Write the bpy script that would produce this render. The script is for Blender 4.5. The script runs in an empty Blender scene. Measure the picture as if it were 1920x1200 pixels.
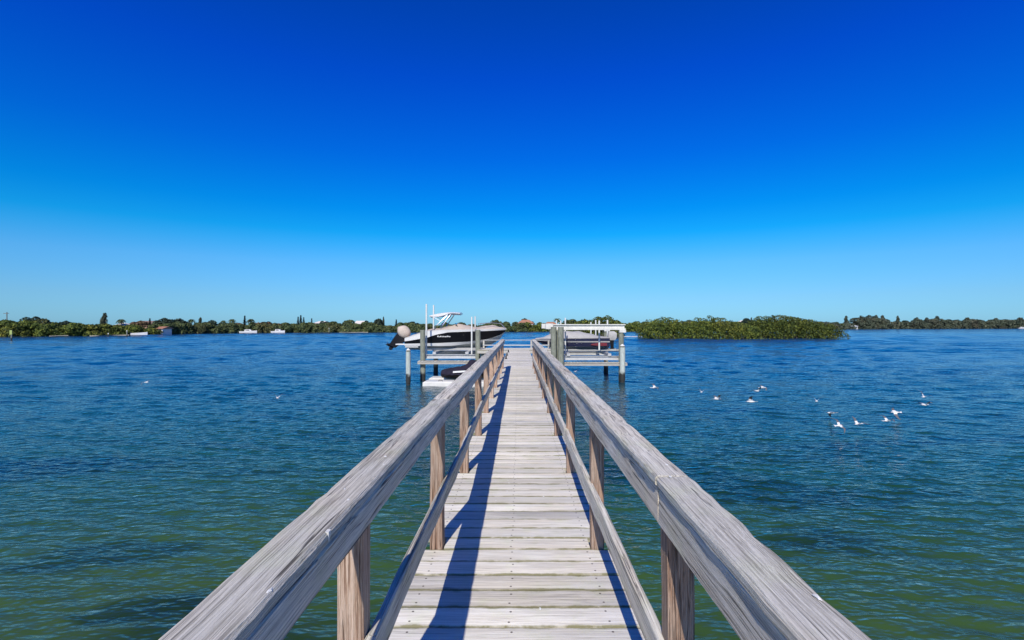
import bpy, bmesh, math, random
import numpy as np
from mathutils import Vector, Matrix

# ------------------------------------------------------------------ camera, sky, sun, exposure
scene = bpy.context.scene
C = scene.collection
CAM_Z, DECK_Z, F = 3.54, 2.0, 960.0          # F in pixels of the 1920 wide photograph
cam_d = bpy.data.cameras.new('camera')
cam_d.sensor_width = 36.0
cam_d.lens = 18.0
cam_d.shift_x = -12.0 / 1920
cam_d.shift_y = 9.0 / 1920
cam_d.clip_start = 0.05
cam_d.clip_end = 20000
cam = bpy.data.objects.new('camera', cam_d)
cam.location = (0, 0, CAM_Z)
cam.rotation_euler = (math.radians(90), 0, 0)
C.objects.link(cam)
scene.camera = cam

SUN_DIR = Vector((-0.205, -1.115, 1.0)).normalized()      # towards the sun
sun_el = math.asin(SUN_DIR.z)
sun_az = math.atan2(SUN_DIR.x, SUN_DIR.y)                 # from +Y towards +X

world = bpy.data.worlds.new('World')
scene.world = world
world.use_nodes = True
wn, wl = world.node_tree.nodes, world.node_tree.links
wn.clear()
w_out = wn.new('ShaderNodeOutputWorld')
w_bg = wn.new('ShaderNodeBackground')
w_sky = wn.new('ShaderNodeTexSky')
w_sky.sky_type = 'NISHITA'
w_sky.sun_disc = False
w_sky.sun_elevation = sun_el
w_sky.sun_rotation = sun_az
w_sky.altitude = 0
w_sky.air_density = 1.0
w_sky.dust_density = 0.25
w_sky.ozone_density = 3.0
# polarised, saturated blue of the photograph: an even tint by height above the horizon, all the way round
w_tc = wn.new('ShaderNodeTexCoord')
w_sep = wn.new('ShaderNodeSeparateXYZ')
w_ramp = wn.new('ShaderNodeValToRGB')
w_mul = wn.new('ShaderNodeMix'); w_mul.data_type = 'RGBA'; w_mul.blend_type = 'MULTIPLY'
w_mul.inputs[0].default_value = 1.0
wl.new(w_tc.outputs['Generated'], w_sep.inputs[0])
wl.new(w_sep.outputs['Z'], w_ramp.inputs['Fac'])
SKY_RAMP = [(0.0, (0.26, 0.58, 1.06)), (0.05, (0.275, 0.575, 0.95)), (0.113, (0.215, 0.63, 1.02)), (0.148, (0.09, 0.63, 1.04)), (0.17, (0.022, 0.61, 1.04)),
            (0.213, (0.004, 0.53, 1.08)), (0.306, (0.002, 0.385, 1.18)), (0.431, (0.003, 0.275, 1.24)), (0.523, (0.003, 0.255, 1.10)), (1.0, (0.003, 0.19, 0.80))]
cr = w_ramp.color_ramp
while len(cr.elements) < len(SKY_RAMP):
    cr.elements.new(0.5)
for e, (p, c) in zip(cr.elements, SKY_RAMP):
    e.position = p
    e.color = (*c, 1)
wl.new(w_sky.outputs[0], w_mul.inputs[6])
wl.new(w_ramp.outputs[0], w_mul.inputs[7])
wl.new(w_mul.outputs[2], w_bg.inputs['Color'])
w_bg.inputs['Strength'].default_value = 0.13
wl.new(w_bg.outputs[0], w_out.inputs[0])

sun_d = bpy.data.lights.new('sun', 'SUN')
sun_d.energy = 5.0
sun_d.angle = math.radians(0.5)
sun_d.color = (1.0, 0.95, 0.88)
sun = bpy.data.objects.new('sun', sun_d)
sun.rotation_euler = SUN_DIR.to_track_quat('Z', 'Y').to_euler()
sun.location = (-20, -60, 60)
C.objects.link(sun)

vs = scene.view_settings
vs.view_transform = 'Standard'
vs.look = 'None'
vs.exposure = 0.0
vs.gamma = 1.0
vs.use_curve_mapping = False

# ------------------------------------------------------------------ helpers
def at(px, py, d):
    """a point of the place, from its direction and its distance along the pier"""
    return Vector(((px - 972) * d / F, d, CAM_Z - (py - 609) * d / F))

def tag(o, label=None, cat=None, group=None, kind=None):
    if label: o['label'] = label
    if cat: o['category'] = cat
    if group: o['group'] = group
    if kind: o['kind'] = kind
    return o

def empty(name, loc=(0, 0, 0), rz=0.0):
    o = bpy.data.objects.new(name, None)
    o.empty_display_size = 0.2
    o.location = loc
    o.rotation_euler = (0, 0, rz)
    C.objects.link(o)
    return o

def link(name, me, parent=None, loc=None):
    o = bpy.data.objects.new(name, me)
    C.objects.link(o)
    if parent: o.parent = parent
    if loc is not None: o.location = loc
    return o

class MB:
    def __init__(self):
        self.v, self.f, self.m = [], [], []
    def add(self, vs, fs, mi=0):
        b = len(self.v)
        self.v += [tuple(p) for p in vs]
        self.f += [tuple(i + b for i in f) for f in fs]
        self.m += [mi] * len(fs)
        return self
    def box(self, x0, x1, y0, y1, z0, z1, mi=0):
        return self.add([(x0, y0, z0), (x1, y0, z0), (x1, y1, z0), (x0, y1, z0), (x0, y0, z1), (x1, y0, z1), (x1, y1, z1), (x0, y1, z1)],
                        [(0, 3, 2, 1), (4, 5, 6, 7), (0, 1, 5, 4), (1, 2, 6, 5), (2, 3, 7, 6), (3, 0, 4, 7)], mi)
    def loft(self, rings, mi=0, caps=True, closed=True):
        n = len(rings[0]); vs = [p for r in rings for p in r]; fs = []
        for k in range(len(rings) - 1):
            for i in range(n if closed else n - 1):
                j = (i + 1) % n
                fs.append((k * n + i, k * n + j, (k + 1) * n + j, (k + 1) * n + i))
        if caps and closed:
            fs.append(tuple(range(n - 1, -1, -1)))
            fs.append(tuple((len(rings) - 1) * n + i for i in range(n)))
        return self.add(vs, fs, mi)
    def tube(self, path, r, n=8, mi=0):
        rings = []
        P = [Vector(p) for p in path]
        R = r if isinstance(r, (list, tuple)) else [r] * len(P)
        for k, p in enumerate(P):
            t = (P[min(k + 1, len(P) - 1)] - P[max(k - 1, 0)]).normalized()
            a = Vector((0, 0, 1)) if abs(t.z) < 0.9 else Vector((1, 0, 0))
            u = t.cross(a).normalized(); w = u.cross(t).normalized()
            rings.append([p + (u * math.cos(2 * math.pi * i / n) - w * math.sin(2 * math.pi * i / n)) * R[k] for i in range(n)])
        return self.loft(rings, mi)
    def mesh(self, name, mats, smooth=False):
        me = bpy.data.meshes.new(name)
        me.from_pydata(self.v, [], self.f)
        for m in (mats if isinstance(mats, (list, tuple)) else [mats]):
            me.materials.append(m)
        me.polygons.foreach_set('material_index', self.m)
        bm = bmesh.new(); bm.from_mesh(me)
        bmesh.ops.recalc_face_normals(bm, faces=bm.faces)
        bm.to_mesh(me); bm.free()
        if smooth:
            me.polygons.foreach_set('use_smooth', [True] * len(me.polygons))
            if smooth != 'all':
                me.set_sharp_from_angle(angle=math.radians(smooth if smooth is not True else 40))
        me.update()
        return me
    def build(self, name, mats, parent=None, loc=None, smooth=False):
        return link(name, self.mesh(name, mats, smooth), parent, loc)

def quads_mesh(name, V, mat, nper=4):
    """V: (N,4,3) array of separate quads"""
    V = np.asarray(V, dtype=np.float32)
    n = V.shape[0]
    me = bpy.data.meshes.new(name)
    me.vertices.add(n * nper); me.loops.add(n * nper); me.polygons.add(n)
    me.vertices.foreach_set('co', V.reshape(-1))
    me.loops.foreach_set('vertex_index', np.arange(n * nper, dtype=np.int32))
    me.polygons.foreach_set('loop_start', np.arange(0, n * nper, nper, dtype=np.int32))
    me.polygons.foreach_set('loop_total', np.full(n, nper, dtype=np.int32))
    me.materials.append(mat)
    me.update(calc_edges=True)
    return me

# ------------------------------------------------------------------ materials
def new_mat(name):
    m = bpy.data.materials.new(name)
    m.use_nodes = True
    nt = m.node_tree
    b = nt.nodes['Principled BSDF']
    return m, nt, b

def N(nt, t, **kw):
    n = nt.nodes.new(t)
    for k, v in kw.items():
        setattr(n, k, v)
    return n

def ramp(nt, src, stops, interp='LINEAR'):
    r = N(nt, 'ShaderNodeValToRGB')
    r.color_ramp.interpolation = interp
    while len(r.color_ramp.elements) < len(stops):
        r.color_ramp.elements.new(0.5)
    for e, (p, c) in zip(r.color_ramp.elements, stops):
        e.position = p
        e.color = (*c, 1) if isinstance(c, tuple) else (c, c, c, 1)
    nt.links.new(src, r.inputs[0])
    return r.outputs[0]

def mixc(nt, fac, a, b, mode='MIX'):
    n = N(nt, 'ShaderNodeMix', data_type='RGBA', blend_type=mode)
    for i, s in ((0, fac), (6, a), (7, b)):
        if isinstance(s, (int, float)): n.inputs[i].default_value = s
        elif isinstance(s, tuple): n.inputs[i].default_value = (*s, 1)
        else: nt.links.new(s, n.inputs[i])
    return n.outputs[2]

def math_n(nt, op, a, b=None, c=None):
    n = N(nt, 'ShaderNodeMath', operation=op)
    for i, s in enumerate((a, b, c)):
        if s is None: continue
        if isinstance(s, (int, float)): n.inputs[i].default_value = s
        else: nt.links.new(s, n.inputs[i])
    return n.outputs[0]

def noise(nt, vec, scale, detail=4, rough=0.55, dist=0.0):
    n = N(nt, 'ShaderNodeTexNoise')
    n.inputs['Scale'].default_value = scale
    n.inputs['Detail'].default_value = detail
    n.inputs['Roughness'].default_value = rough
    n.inputs['Distortion'].default_value = dist
    if vec is not None: nt.links.new(vec, n.inputs['Vector'])
    return n.outputs['Fac']

def mapped(nt, vec, scale=(1, 1, 1), loc=(0, 0, 0)):
    n = N(nt, 'ShaderNodeMapping')
    n.inputs['Scale'].default_value = scale
    n.inputs['Location'].default_value = loc
    nt.links.new(vec, n.inputs['Vector'])
    return n.outputs[0]

def obj_vec(nt, spread=37.0):
    tc = N(nt, 'ShaderNodeTexCoord')
    oi = N(nt, 'ShaderNodeObjectInfo')
    k = N(nt, 'ShaderNodeVectorMath', operation='SCALE')
    k.inputs[0].default_value = (spread, spread * 1.7, spread * 0.6)
    nt.links.new(oi.outputs['Random'], k.inputs['Scale'])
    a = N(nt, 'ShaderNodeVectorMath', operation='ADD')
    nt.links.new(tc.outputs['Object'], a.inputs[0])
    nt.links.new(k.outputs[0], a.inputs[1])
    return a.outputs[0], tc.outputs['Object'], oi.outputs['Random']

def plain(name, col, rough=0.5, metal=0.0, var=0.12, scale=6.0, bump=0.0, spec=0.5):
    m, nt, b = new_mat(name)
    v, raw, rnd = obj_vec(nt)
    f = noise(nt, v, scale, 5, 0.6)
    lo = tuple(c * (1 - var) for c in col); hi = tuple(min(1, c * (1 + var)) for c in col)
    nt.links.new(ramp(nt, f, [(0.3, lo), (0.7, hi)]), b.inputs['Base Color'])
    b.inputs['Roughness'].default_value = rough
    b.inputs['Metallic'].default_value = metal
    b.inputs['Specular IOR Level'].default_value = spec
    if bump:
        bn = N(nt, 'ShaderNodeBump'); bn.inputs['Strength'].default_value = bump; bn.inputs['Distance'].default_value = 0.02
        nt.links.new(f, bn.inputs['Height']); nt.links.new(bn.outputs[0], b.inputs['Normal'])
    return m

def wood(name, axis, c_dark, c_mid, c_light, warm, warm_amt=0.35, green=None, nails=(), stretch=18.0, crack=0.6, relief=0.35, tone=0.16, edge=0.0, knots=0.0):
    """weathered board: grain runs along axis (0,1,2)"""
    m, nt, b = new_mat(name)
    v, raw, rnd = obj_vec(nt)
    s = [1.0, 1.0, 1.0]; s[axis] = 1.0 / stretch
    gv = mapped(nt, v, tuple(s))
    # growth-ring bands bent by a slow noise
    sf = [1.0, 1.0, 1.0]; sf[axis] = 1.0 / (stretch * 2.4)
    fv = mapped(nt, v, tuple(sf))
    fine = noise(nt, fv, 260, 4, 0.72, 0.15)
    mid = noise(nt, gv, 48, 5, 0.65, 1.6)
    s2 = [1.0, 1.0, 1.0]; s2[axis] = 0.22
    big = noise(nt, mapped(nt, v, tuple(s2)), 4.2, 4, 0.6, 0.6)
    blot = noise(nt, v, 5.5, 5, 0.65)
    g = math_n(nt, 'ADD', math_n(nt, 'MULTIPLY', fine, 0.66), math_n(nt, 'MULTIPLY', mid, 0.34))
    col = ramp(nt, g, [(0.34, c_dark), (0.45, c_mid), (0.54, c_light), (0.68, tuple(min(1, c * 1.12) for c in c_light))])
    wf = ramp(nt, big, [(0.42, 0.0), (0.72, 1.0)])
    col = mixc(nt, math_n(nt, 'MULTIPLY', wf, warm_amt), col, mixc(nt, 1.0, col, warm, 'MULTIPLY'))
    if green:
        gf = ramp(nt, blot, [(0.52, 0.0), (0.72, 0.55)])
        col = mixc(nt, gf, col, mixc(nt, 1.0, col, green, 'MULTIPLY'))
    if knots:
        s3 = [1.0, 1.0, 1.0]; s3[axis] = 0.42
        vo = N(nt, 'ShaderNodeTexVoronoi'); vo.inputs['Scale'].default_value = knots; vo.inputs['Randomness'].default_value = 1.0
        nt.links.new(mapped(nt, v, tuple(s3)), vo.inputs['Vector'])
        kf = ramp(nt, vo.outputs['Distance'], [(0.0, 0.85), (0.07, 0.75), (0.10, 0.25), (0.16, 0.0)])
        col = mixc(nt, kf, col, tuple(c * 0.6 for c in c_dark))
    # narrow checks and cracks along the grain
    ck = noise(nt, gv, 75, 2, 0.5, 0.5)
    ckm = ramp(nt, ck, [(0.0, 1.0), (0.27, 1.0), (0.32, 0.0)])
    ring = noise(nt, fv, 60, 1, 0.4, 0.9)                 # long thin growth-ring lines that open into checks
    rl = ramp(nt, math_n(nt, 'ABSOLUTE', math_n(nt, 'SUBTRACT', ring, 0.5)), [(0.0, 1.0), (0.010, 0.9), (0.028, 0.0)])
    rl = math_n(nt, 'MULTIPLY', rl, ramp(nt, big, [(0.35, 0.15), (0.62, 1.0)]))
    ckm = math_n(nt, 'MAXIMUM', ckm, rl)
    col = mixc(nt, math_n(nt, 'MULTIPLY', ckm, crack), col, tuple(c * 0.30 for c in c_dark))
    if edge:                                          # algae and dirt caught in the joints
        se = N(nt, 'ShaderNodeSeparateXYZ'); nt.links.new(raw, se.inputs[0])
        ey = math_n(nt, 'ADD', math_n(nt, 'ABSOLUTE', se.outputs[1]), math_n(nt, 'MULTIPLY', math_n(nt, 'SUBTRACT', blot, 0.5), 0.05))
        ek = ramp(nt, math_n(nt, 'DIVIDE', ey, edge), [(0.80, 0.0), (0.93, 0.35), (1.0, 0.9)])
        col = mixc(nt, ek, col, (0.20, 0.185, 0.085))
    # board to board tone
    tn = math_n(nt, 'ADD', 1.0 - tone, math_n(nt, 'MULTIPLY', rnd, 2 * tone))
    cb = N(nt, 'ShaderNodeCombineColor')
    for i in range(3): nt.links.new(tn, cb.inputs[i])
    col = mixc(nt, 1.0, col, cb.outputs[0], 'MULTIPLY')
    if nails:
        sep = N(nt, 'ShaderNodeSeparateXYZ'); nt.links.new(raw, sep.inputs[0])
        best = None
        for (nx, ny) in nails:
            dx = math_n(nt, 'SUBTRACT', sep.outputs[0], nx); dy = math_n(nt, 'SUBTRACT', sep.outputs[1], ny)
            dd = math_n(nt, 'ADD', math_n(nt, 'MULTIPLY', dx, dx), math_n(nt, 'MULTIPLY', dy, dy))
            best = dd if best is None else math_n(nt, 'MINIMUM', best, dd)
        col = mixc(nt, ramp(nt, math_n(nt, 'MULTIPLY', best, 10000), [(0.0, 0.9), (0.25, 0.85), (0.6, 0.0)]), col, (0.05, 0.035, 0.03))
    nt.links.new(col, b.inputs['Base Color'])
    b.inputs['Roughness'].default_value = 0.85
    b.inputs['Specular IOR Level'].default_value = 0.25
    h = math_n(nt, 'SUBTRACT', math_n(nt, 'MULTIPLY', g, 1.0), math_n(nt, 'MULTIPLY', ckm, 0.6))
    bn = N(nt, 'ShaderNodeBump'); bn.inputs['Strength'].default_value = relief; bn.inputs['Distance'].default_value = 0.012
    nt.links.new(h, bn.inputs['Height']); nt.links.new(bn.outputs[0], b.inputs['Normal'])
    return m

M = {}
M['deck'] = wood('deck_wood', 0, (0.30, 0.275, 0.22), (0.57, 0.53, 0.45), (0.71, 0.675, 0.59), (1.05, 0.94, 0.80), 0.5, (0.90, 0.98, 0.78),
                 nails=[(-0.56, -0.045), (-0.56, 0.045), (-0.043, -0.05), (-0.035, 0.045), (0.48, -0.045), (0.475, 0.05)], stretch=34, crack=0.4, relief=0.4, tone=0.16, edge=0.0835)
M['rail'] = wood('rail_wood', 1, (0.22, 0.195, 0.155), (0.47, 0.44, 0.365), (0.67, 0.635, 0.54), (1.02, 0.88, 0.72), 0.6, (0.90, 0.98, 0.78), stretch=40, crack=0.9, relief=0.7, knots=5.0)
M['post'] = wood('post_wood', 2, (0.11, 0.055, 0.032), (0.32, 0.205, 0.135), (0.48, 0.36, 0.27), (0.92, 0.72, 0.60), 0.7, (0.72, 0.80, 0.80), stretch=20, crack=0.9, relief=0.8, knots=3.5)
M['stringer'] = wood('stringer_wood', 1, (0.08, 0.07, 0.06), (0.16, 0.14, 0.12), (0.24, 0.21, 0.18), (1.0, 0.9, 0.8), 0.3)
M['slat'] = wood('catwalk_wood', 1, (0.20, 0.18, 0.14), (0.38, 0.35, 0.29), (0.55, 0.52, 0.45), (1.0, 0.9, 0.8), 0.3, (0.85, 0.95, 0.75))

def piling_mat(name, base, dark, wet=0.55):
    """treated timber pile, greenish grey, with a real dark fouled band at the waterline (world height)"""
    m, nt, b = new_mat(name)
    v, raw, rnd = obj_vec(nt)
    f = noise(nt, mapped(nt, v, (1, 1, 0.16)), 16, 6, 0.65, 0.8)
    col = ramp(nt, f, [(0.25, dark), (0.5, base), (0.75, tuple(c * 1.35 for c in base))])
    bl = noise(nt, v, 3.5, 4, 0.6)
    col = mixc(nt, ramp(nt, bl, [(0.5, 0.0), (0.7, 0.45)]), col, (0.30, 0.31, 0.25))
    geo = N(nt, 'ShaderNodeNewGeometry'); sep = N(nt, 'ShaderNodeSeparateXYZ'); nt.links.new(geo.outputs['Position'], sep.inputs[0])
    zz = math_n(nt, 'ADD', sep.outputs[2], math_n(nt, 'MULTIPLY', math_n(nt, 'SUBTRACT', bl, 0.5), 0.5))
    k = ramp(nt, math_n(nt, 'DIVIDE', zz, 2.0), [(wet / 2 - 0.04, 1.0), (wet / 2 + 0.04, 0.0)])
    col = mixc(nt, k, col, (0.022, 0.024, 0.02))
    nt.links.new(col, b.inputs['Base Color'])
    b.inputs['Roughness'].default_value = 0.8
    bn = N(nt, 'ShaderNodeBump'); bn.inputs['Strength'].default_value = 0.5; bn.inputs['Distance'].default_value = 0.03
    nt.links.new(f, bn.inputs['Height']); nt.links.new(bn.outputs[0], b.inputs['Normal'])
    return m

M['piling'] = piling_mat('piling_timber', (0.20, 0.21, 0.155), (0.07, 0.075, 0.05))
M['sleeve'] = piling_mat('piling_sleeve', (0.42, 0.46, 0.40), (0.27, 0.31, 0.25), 0.62)
M['white'] = plain('white_paint', (0.60, 0.585, 0.51), 0.55, 0, 0.12, 5)
M['pvc'] = plain('guide_pole_pvc', (0.64, 0.64, 0.58), 0.4, 0, 0.06, 3)
M['alu'] = plain('aluminium', (0.46, 0.46, 0.44), 0.45, 0.2, 0.10, 5)
M['cable'] = plain('steel_cable', (0.12, 0.12, 0.12), 0.5, 0.6)
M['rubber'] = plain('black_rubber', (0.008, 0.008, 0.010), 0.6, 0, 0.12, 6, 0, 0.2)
M['gel_white'] = plain('white_gelcoat', (0.66, 0.645, 0.60), 0.25, 0, 0.04, 2)
M['gel_black'] = plain('black_gelcoat', (0.004, 0.004, 0.005), 0.35, 0, 0.2, 2, 0, 0.15)
M['hull_grey'] = plain('hull_bottom_paint', (0.40, 0.42, 0.40), 0.55, 0, 0.15, 4)
M['canvas'] = plain('tan_canvas', (0.48, 0.40, 0.32), 0.9, 0, 0.10, 5, 0.3)
M['canvas_grey'] = plain('grey_canvas', (0.38, 0.37, 0.34), 0.9, 0, 0.10, 5, 0.3)
M['navy'] = plain('navy_cover', (0.020, 0.018, 0.030), 0.9, 0, 0.25, 5, 0.3, 0.15)
M['dark_hull'] = plain('dark_blue_hull', (0.018, 0.02, 0.05), 0.3, 0, 0.2, 3)
M['red'] = plain('red_gear', (0.16, 0.012, 0.02), 0.5, 0, 0.2, 6)
M['glass'] = plain('tinted_screen', (0.03, 0.035, 0.04), 0.08, 0, 0.1, 3)
M['steel'] = plain('stainless_tube', (0.55, 0.56, 0.58), 0.25, 0.8)
M['float'] = plain('white_float', (0.62, 0.60, 0.53), 0.5, 0, 0.10, 3)
M['dropping'] = plain('bird_dropping', (0.66, 0.65, 0.60), 0.9, 0, 0.25, 60)
M['feather_w'] = plain('white_feathers', (0.66, 0.65, 0.62), 0.9, 0, 0.05, 20)
M['feather_d'] = plain('dark_feathers', (0.10, 0.095, 0.10), 0.9, 0, 0.2, 20)
M['beak'] = plain('orange_beak', (0.55, 0.13, 0.03), 0.6)
M['bark'] = plain('bark', (0.13, 0.105, 0.08), 0.9, 0, 0.3, 3, 0.5)
M['sand'] = plain('sand', (0.36, 0.33, 0.24), 0.95, 0, 0.12, 0.4)
M['mud'] = plain('shore_soil', (0.07, 0.06, 0.04), 0.95, 0, 0.2, 0.4)
M['stucco'] = plain('cream_stucco', (0.66, 0.60, 0.52), 0.9, 0, 0.06, 0.6)
M['stucco_p'] = plain('pink_stucco', (0.60, 0.42, 0.36), 0.9, 0, 0.06, 0.6)
M['tile_o'] = plain('clay_roof_tiles', (0.36, 0.17, 0.10), 0.9, 0, 0.2, 1.2)
M['tile_w'] = plain('white_metal_roof', (0.68, 0.68, 0.68), 0.6, 0, 0.06, 0.6)
M['tile_b'] = plain('brown_shingle_roof', (0.22, 0.15, 0.12), 0.9, 0, 0.2, 1.0)
M['marker_g'] = plain('green_day_mark', (0.30, 0.36, 0.10), 0.6)

def foliage(name, lo, mid, hi, scale=0.35):
    m, nt, b = new_mat(name)
    geo = N(nt, 'ShaderNodeNewGeometry')
    oi = N(nt, 'ShaderNodeObjectInfo')
    f = noise(nt, geo.outputs['Position'], scale, 4, 0.6)
    patch = noise(nt, geo.outputs['Position'], scale * 0.22, 3, 0.6)
    k = math_n(nt, 'ADD', math_n(nt, 'MULTIPLY', f, 0.6), math_n(nt, 'MULTIPLY', geo.outputs['Random Per Island'], 0.4))
    col = ramp(nt, k, [(0.25, lo), (0.5, mid), (0.75, hi)])
    col = mixc(nt, ramp(nt, patch, [(0.5, 0.0), (0.66, 0.6)]), col, mixc(nt, 1.0, col, (1.25, 0.85, 0.9), 'MULTIPLY'))
    tn = math_n(nt, 'ADD', 0.82, math_n(nt, 'MULTIPLY', oi.outputs['Random'], 0.36))
    cb = N(nt, 'ShaderNodeCombineColor')
    for i in range(3): nt.links.new(tn, cb.inputs[i])
    col = mixc(nt, 1.0, col, cb.outputs[0], 'MULTIPLY')
    nt.links.new(col, b.inputs['Base Color'])
    b.inputs['Roughness'].default_value = 0.7
    b.inputs['Specular IOR Level'].default_value = 0.2
    return m

M['mangrove'] = foliage('mangrove_leaves', (0.012, 0.024, 0.007), (0.062, 0.090, 0.016), (0.18, 0.20, 0.028))
M['broad'] = foliage('broadleaf_leaves', (0.022, 0.036, 0.016), (0.055, 0.078, 0.028), (0.12, 0.13, 0.04))
M['dark_leaf'] = foliage('dark_evergreen_leaves', (0.012, 0.024, 0.016), (0.026, 0.045, 0.028), (0.05, 0.075, 0.042))
M['feathery'] = foliage('feathery_leaves', (0.024, 0.034, 0.022), (0.052, 0.066, 0.040), (0.10, 0.11, 0.065))
M['dry_leaf'] = foliage('brownish_leaves', (0.05, 0.035, 0.02), (0.12, 0.085, 0.045), (0.20, 0.15, 0.08))
M['palm_leaf'] = foliage('palm_fronds', (0.020, 0.035, 0.016), (0.045, 0.07, 0.028), (0.09, 0.11, 0.04))

# water: light from within the shallow green water, sky mirrored at the surface
def water_mat():
    m, nt, b = new_mat('sea_water')
    nt.nodes.remove(b)
    out = nt.nodes['Material Output']
    geo = N(nt, 'ShaderNodeNewGeometry')
    pos = geo.outputs['Position']
    sep = N(nt, 'ShaderNodeSeparateXYZ'); nt.links.new(pos, sep.inputs[0])
    # how deep it is: shallow flat by the near bank, channel further out, weed beds in patches
    warp = noise(nt, mapped(nt, pos, (0.035, 0.06, 0.0)), 1.0, 3, 0.5)
    yy = math_n(nt, 'ADD', sep.outputs[1], math_n(nt, 'MULTIPLY', math_n(nt, 'SUBTRACT', warp, 0.5), 22.0))
    depth = math_n(nt, 'DIVIDE', yy, 120.0)
    body = ramp(nt, depth, [(0.0, (0.054, 0.092, 0.020)), (0.05, (0.034, 0.080, 0.022)), (0.10, (0.012, 0.060, 0.028)), (0.21, (0.003, 0.046, 0.055)),
                            (0.42, (0.001, 0.042, 0.105)), (0.9, (0.0005, 0.052, 0.150))])
    weed = noise(nt, mapped(nt, pos, (0.10, 0.32, 0.0), (3.1, 0.7, 0)), 1.0, 4, 0.6, 0.7)
    body = mixc(nt, ramp(nt, weed, [(0.50, 0.0), (0.62, 0.8)]), body, mixc(nt, 1.0, body, (0.30, 0.40, 0.60), 'MULTIPLY'))
    # three weed beds on the shallow flat, with ragged rims
    rim = noise(nt, mapped(nt, pos, (0.9, 1.6, 0.0)), 1.0, 4, 0.65)
    for (bx, by, rx, ry) in ((-6.4, 7.9, 1.5, 0.62), (-4.6, 6.4, 0.9, 0.35), (-11.5, 12.6, 3.2, 1.1)):
        ex = math_n(nt, 'DIVIDE', math_n(nt, 'SUBTRACT', sep.outputs[0], bx), rx)
        ey = math_n(nt, 'DIVIDE', math_n(nt, 'SUBTRACT', sep.outputs[1], math_n(nt, 'ADD', by, math_n(nt, 'MULTIPLY', ex, ry * 0.5))), ry)
        er = math_n(nt, 'ADD', math_n(nt, 'ADD', math_n(nt, 'MULTIPLY', ex, ex), math_n(nt, 'MULTIPLY', ey, ey)), math_n(nt, 'MULTIPLY', math_n(nt, 'SUBTRACT', rim, 0.5), 2.2))
        body = mixc(nt, ramp(nt, er, [(0.35, 0.75), (1.0, 0.0)]), body, mixc(nt, 1.0, body, (0.30, 0.42, 0.62), 'MULTIPLY'))
    sandp = noise(nt, mapped(nt, pos, (0.16, 0.4, 0.0), (9.1, 4.7, 0)), 1.0, 3, 0.6, 0.5)
    body = mixc(nt, ramp(nt, sandp, [(0.52, 0.0), (0.72, 0.5)]), body, mixc(nt, 1.0, body, (1.5, 1.35, 1.0), 'MULTIPLY'))
    # ripples finer than the modelled waves
    r1 = noise(nt, mapped(nt, pos, (1.1, 2.6, 1.0)), 1.9, 2, 0.5, 0.3)
    r2 = noise(nt, mapped(nt, pos, (1.0, 1.8, 1.0)), 6.5, 1, 0.5, 0.2)
    gust = noise(nt, mapped(nt, pos, (0.02, 0.05, 0.0), (1.7, 8.3, 0)), 1.0, 4, 0.6)
    h = math_n(nt, 'ADD', math_n(nt, 'MULTIPLY', r1, 0.062), math_n(nt, 'MULTIPLY', r2, 0.020))
    h = math_n(nt, 'MULTIPLY', h, ramp(nt, gust, [(0.3, 0.7), (0.7, 1.25)]))
    bn = N(nt, 'ShaderNodeBump'); bn.inputs['Strength'].default_value = 1.0; bn.inputs['Distance'].default_value = 1.0
    nt.links.new(h, bn.inputs['Height'])
    fr = N(nt, 'ShaderNodeFresnel'); fr.inputs['IOR'].default_value = 1.333; nt.links.new(bn.outputs[0], fr.inputs['Normal'])
    df = N(nt, 'ShaderNodeBsdfDiffuse'); nt.links.new(body, df.inputs['Color'])
    gl = N(nt, 'ShaderNodeBsdfGlossy'); gl.inputs['Roughness'].default_value = 0.10; gl.inputs['Color'].default_value = (1, 1, 1, 1)
    nt.links.new(bn.outputs[0], gl.inputs['Normal'])
    mx = N(nt, 'ShaderNodeMixShader')
    nt.links.new(fr.outputs[0], mx.inputs[0]); nt.links.new(df.outputs[0], mx.inputs[1]); nt.links.new(gl.outputs[0], mx.inputs[2])
    nt.links.new(mx.outputs[0], out.inputs['Surface'])
    return m
M['water'] = water_mat()

# ------------------------------------------------------------------ the setting: water, shores
def graded(lim, d0, near, growth):
    out = [0.0]; d = d0
    while out[-1] < lim:
        if out[-1] > near: d *= growth
        out.append(out[-1] + d)
    return np.array(out)

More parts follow.
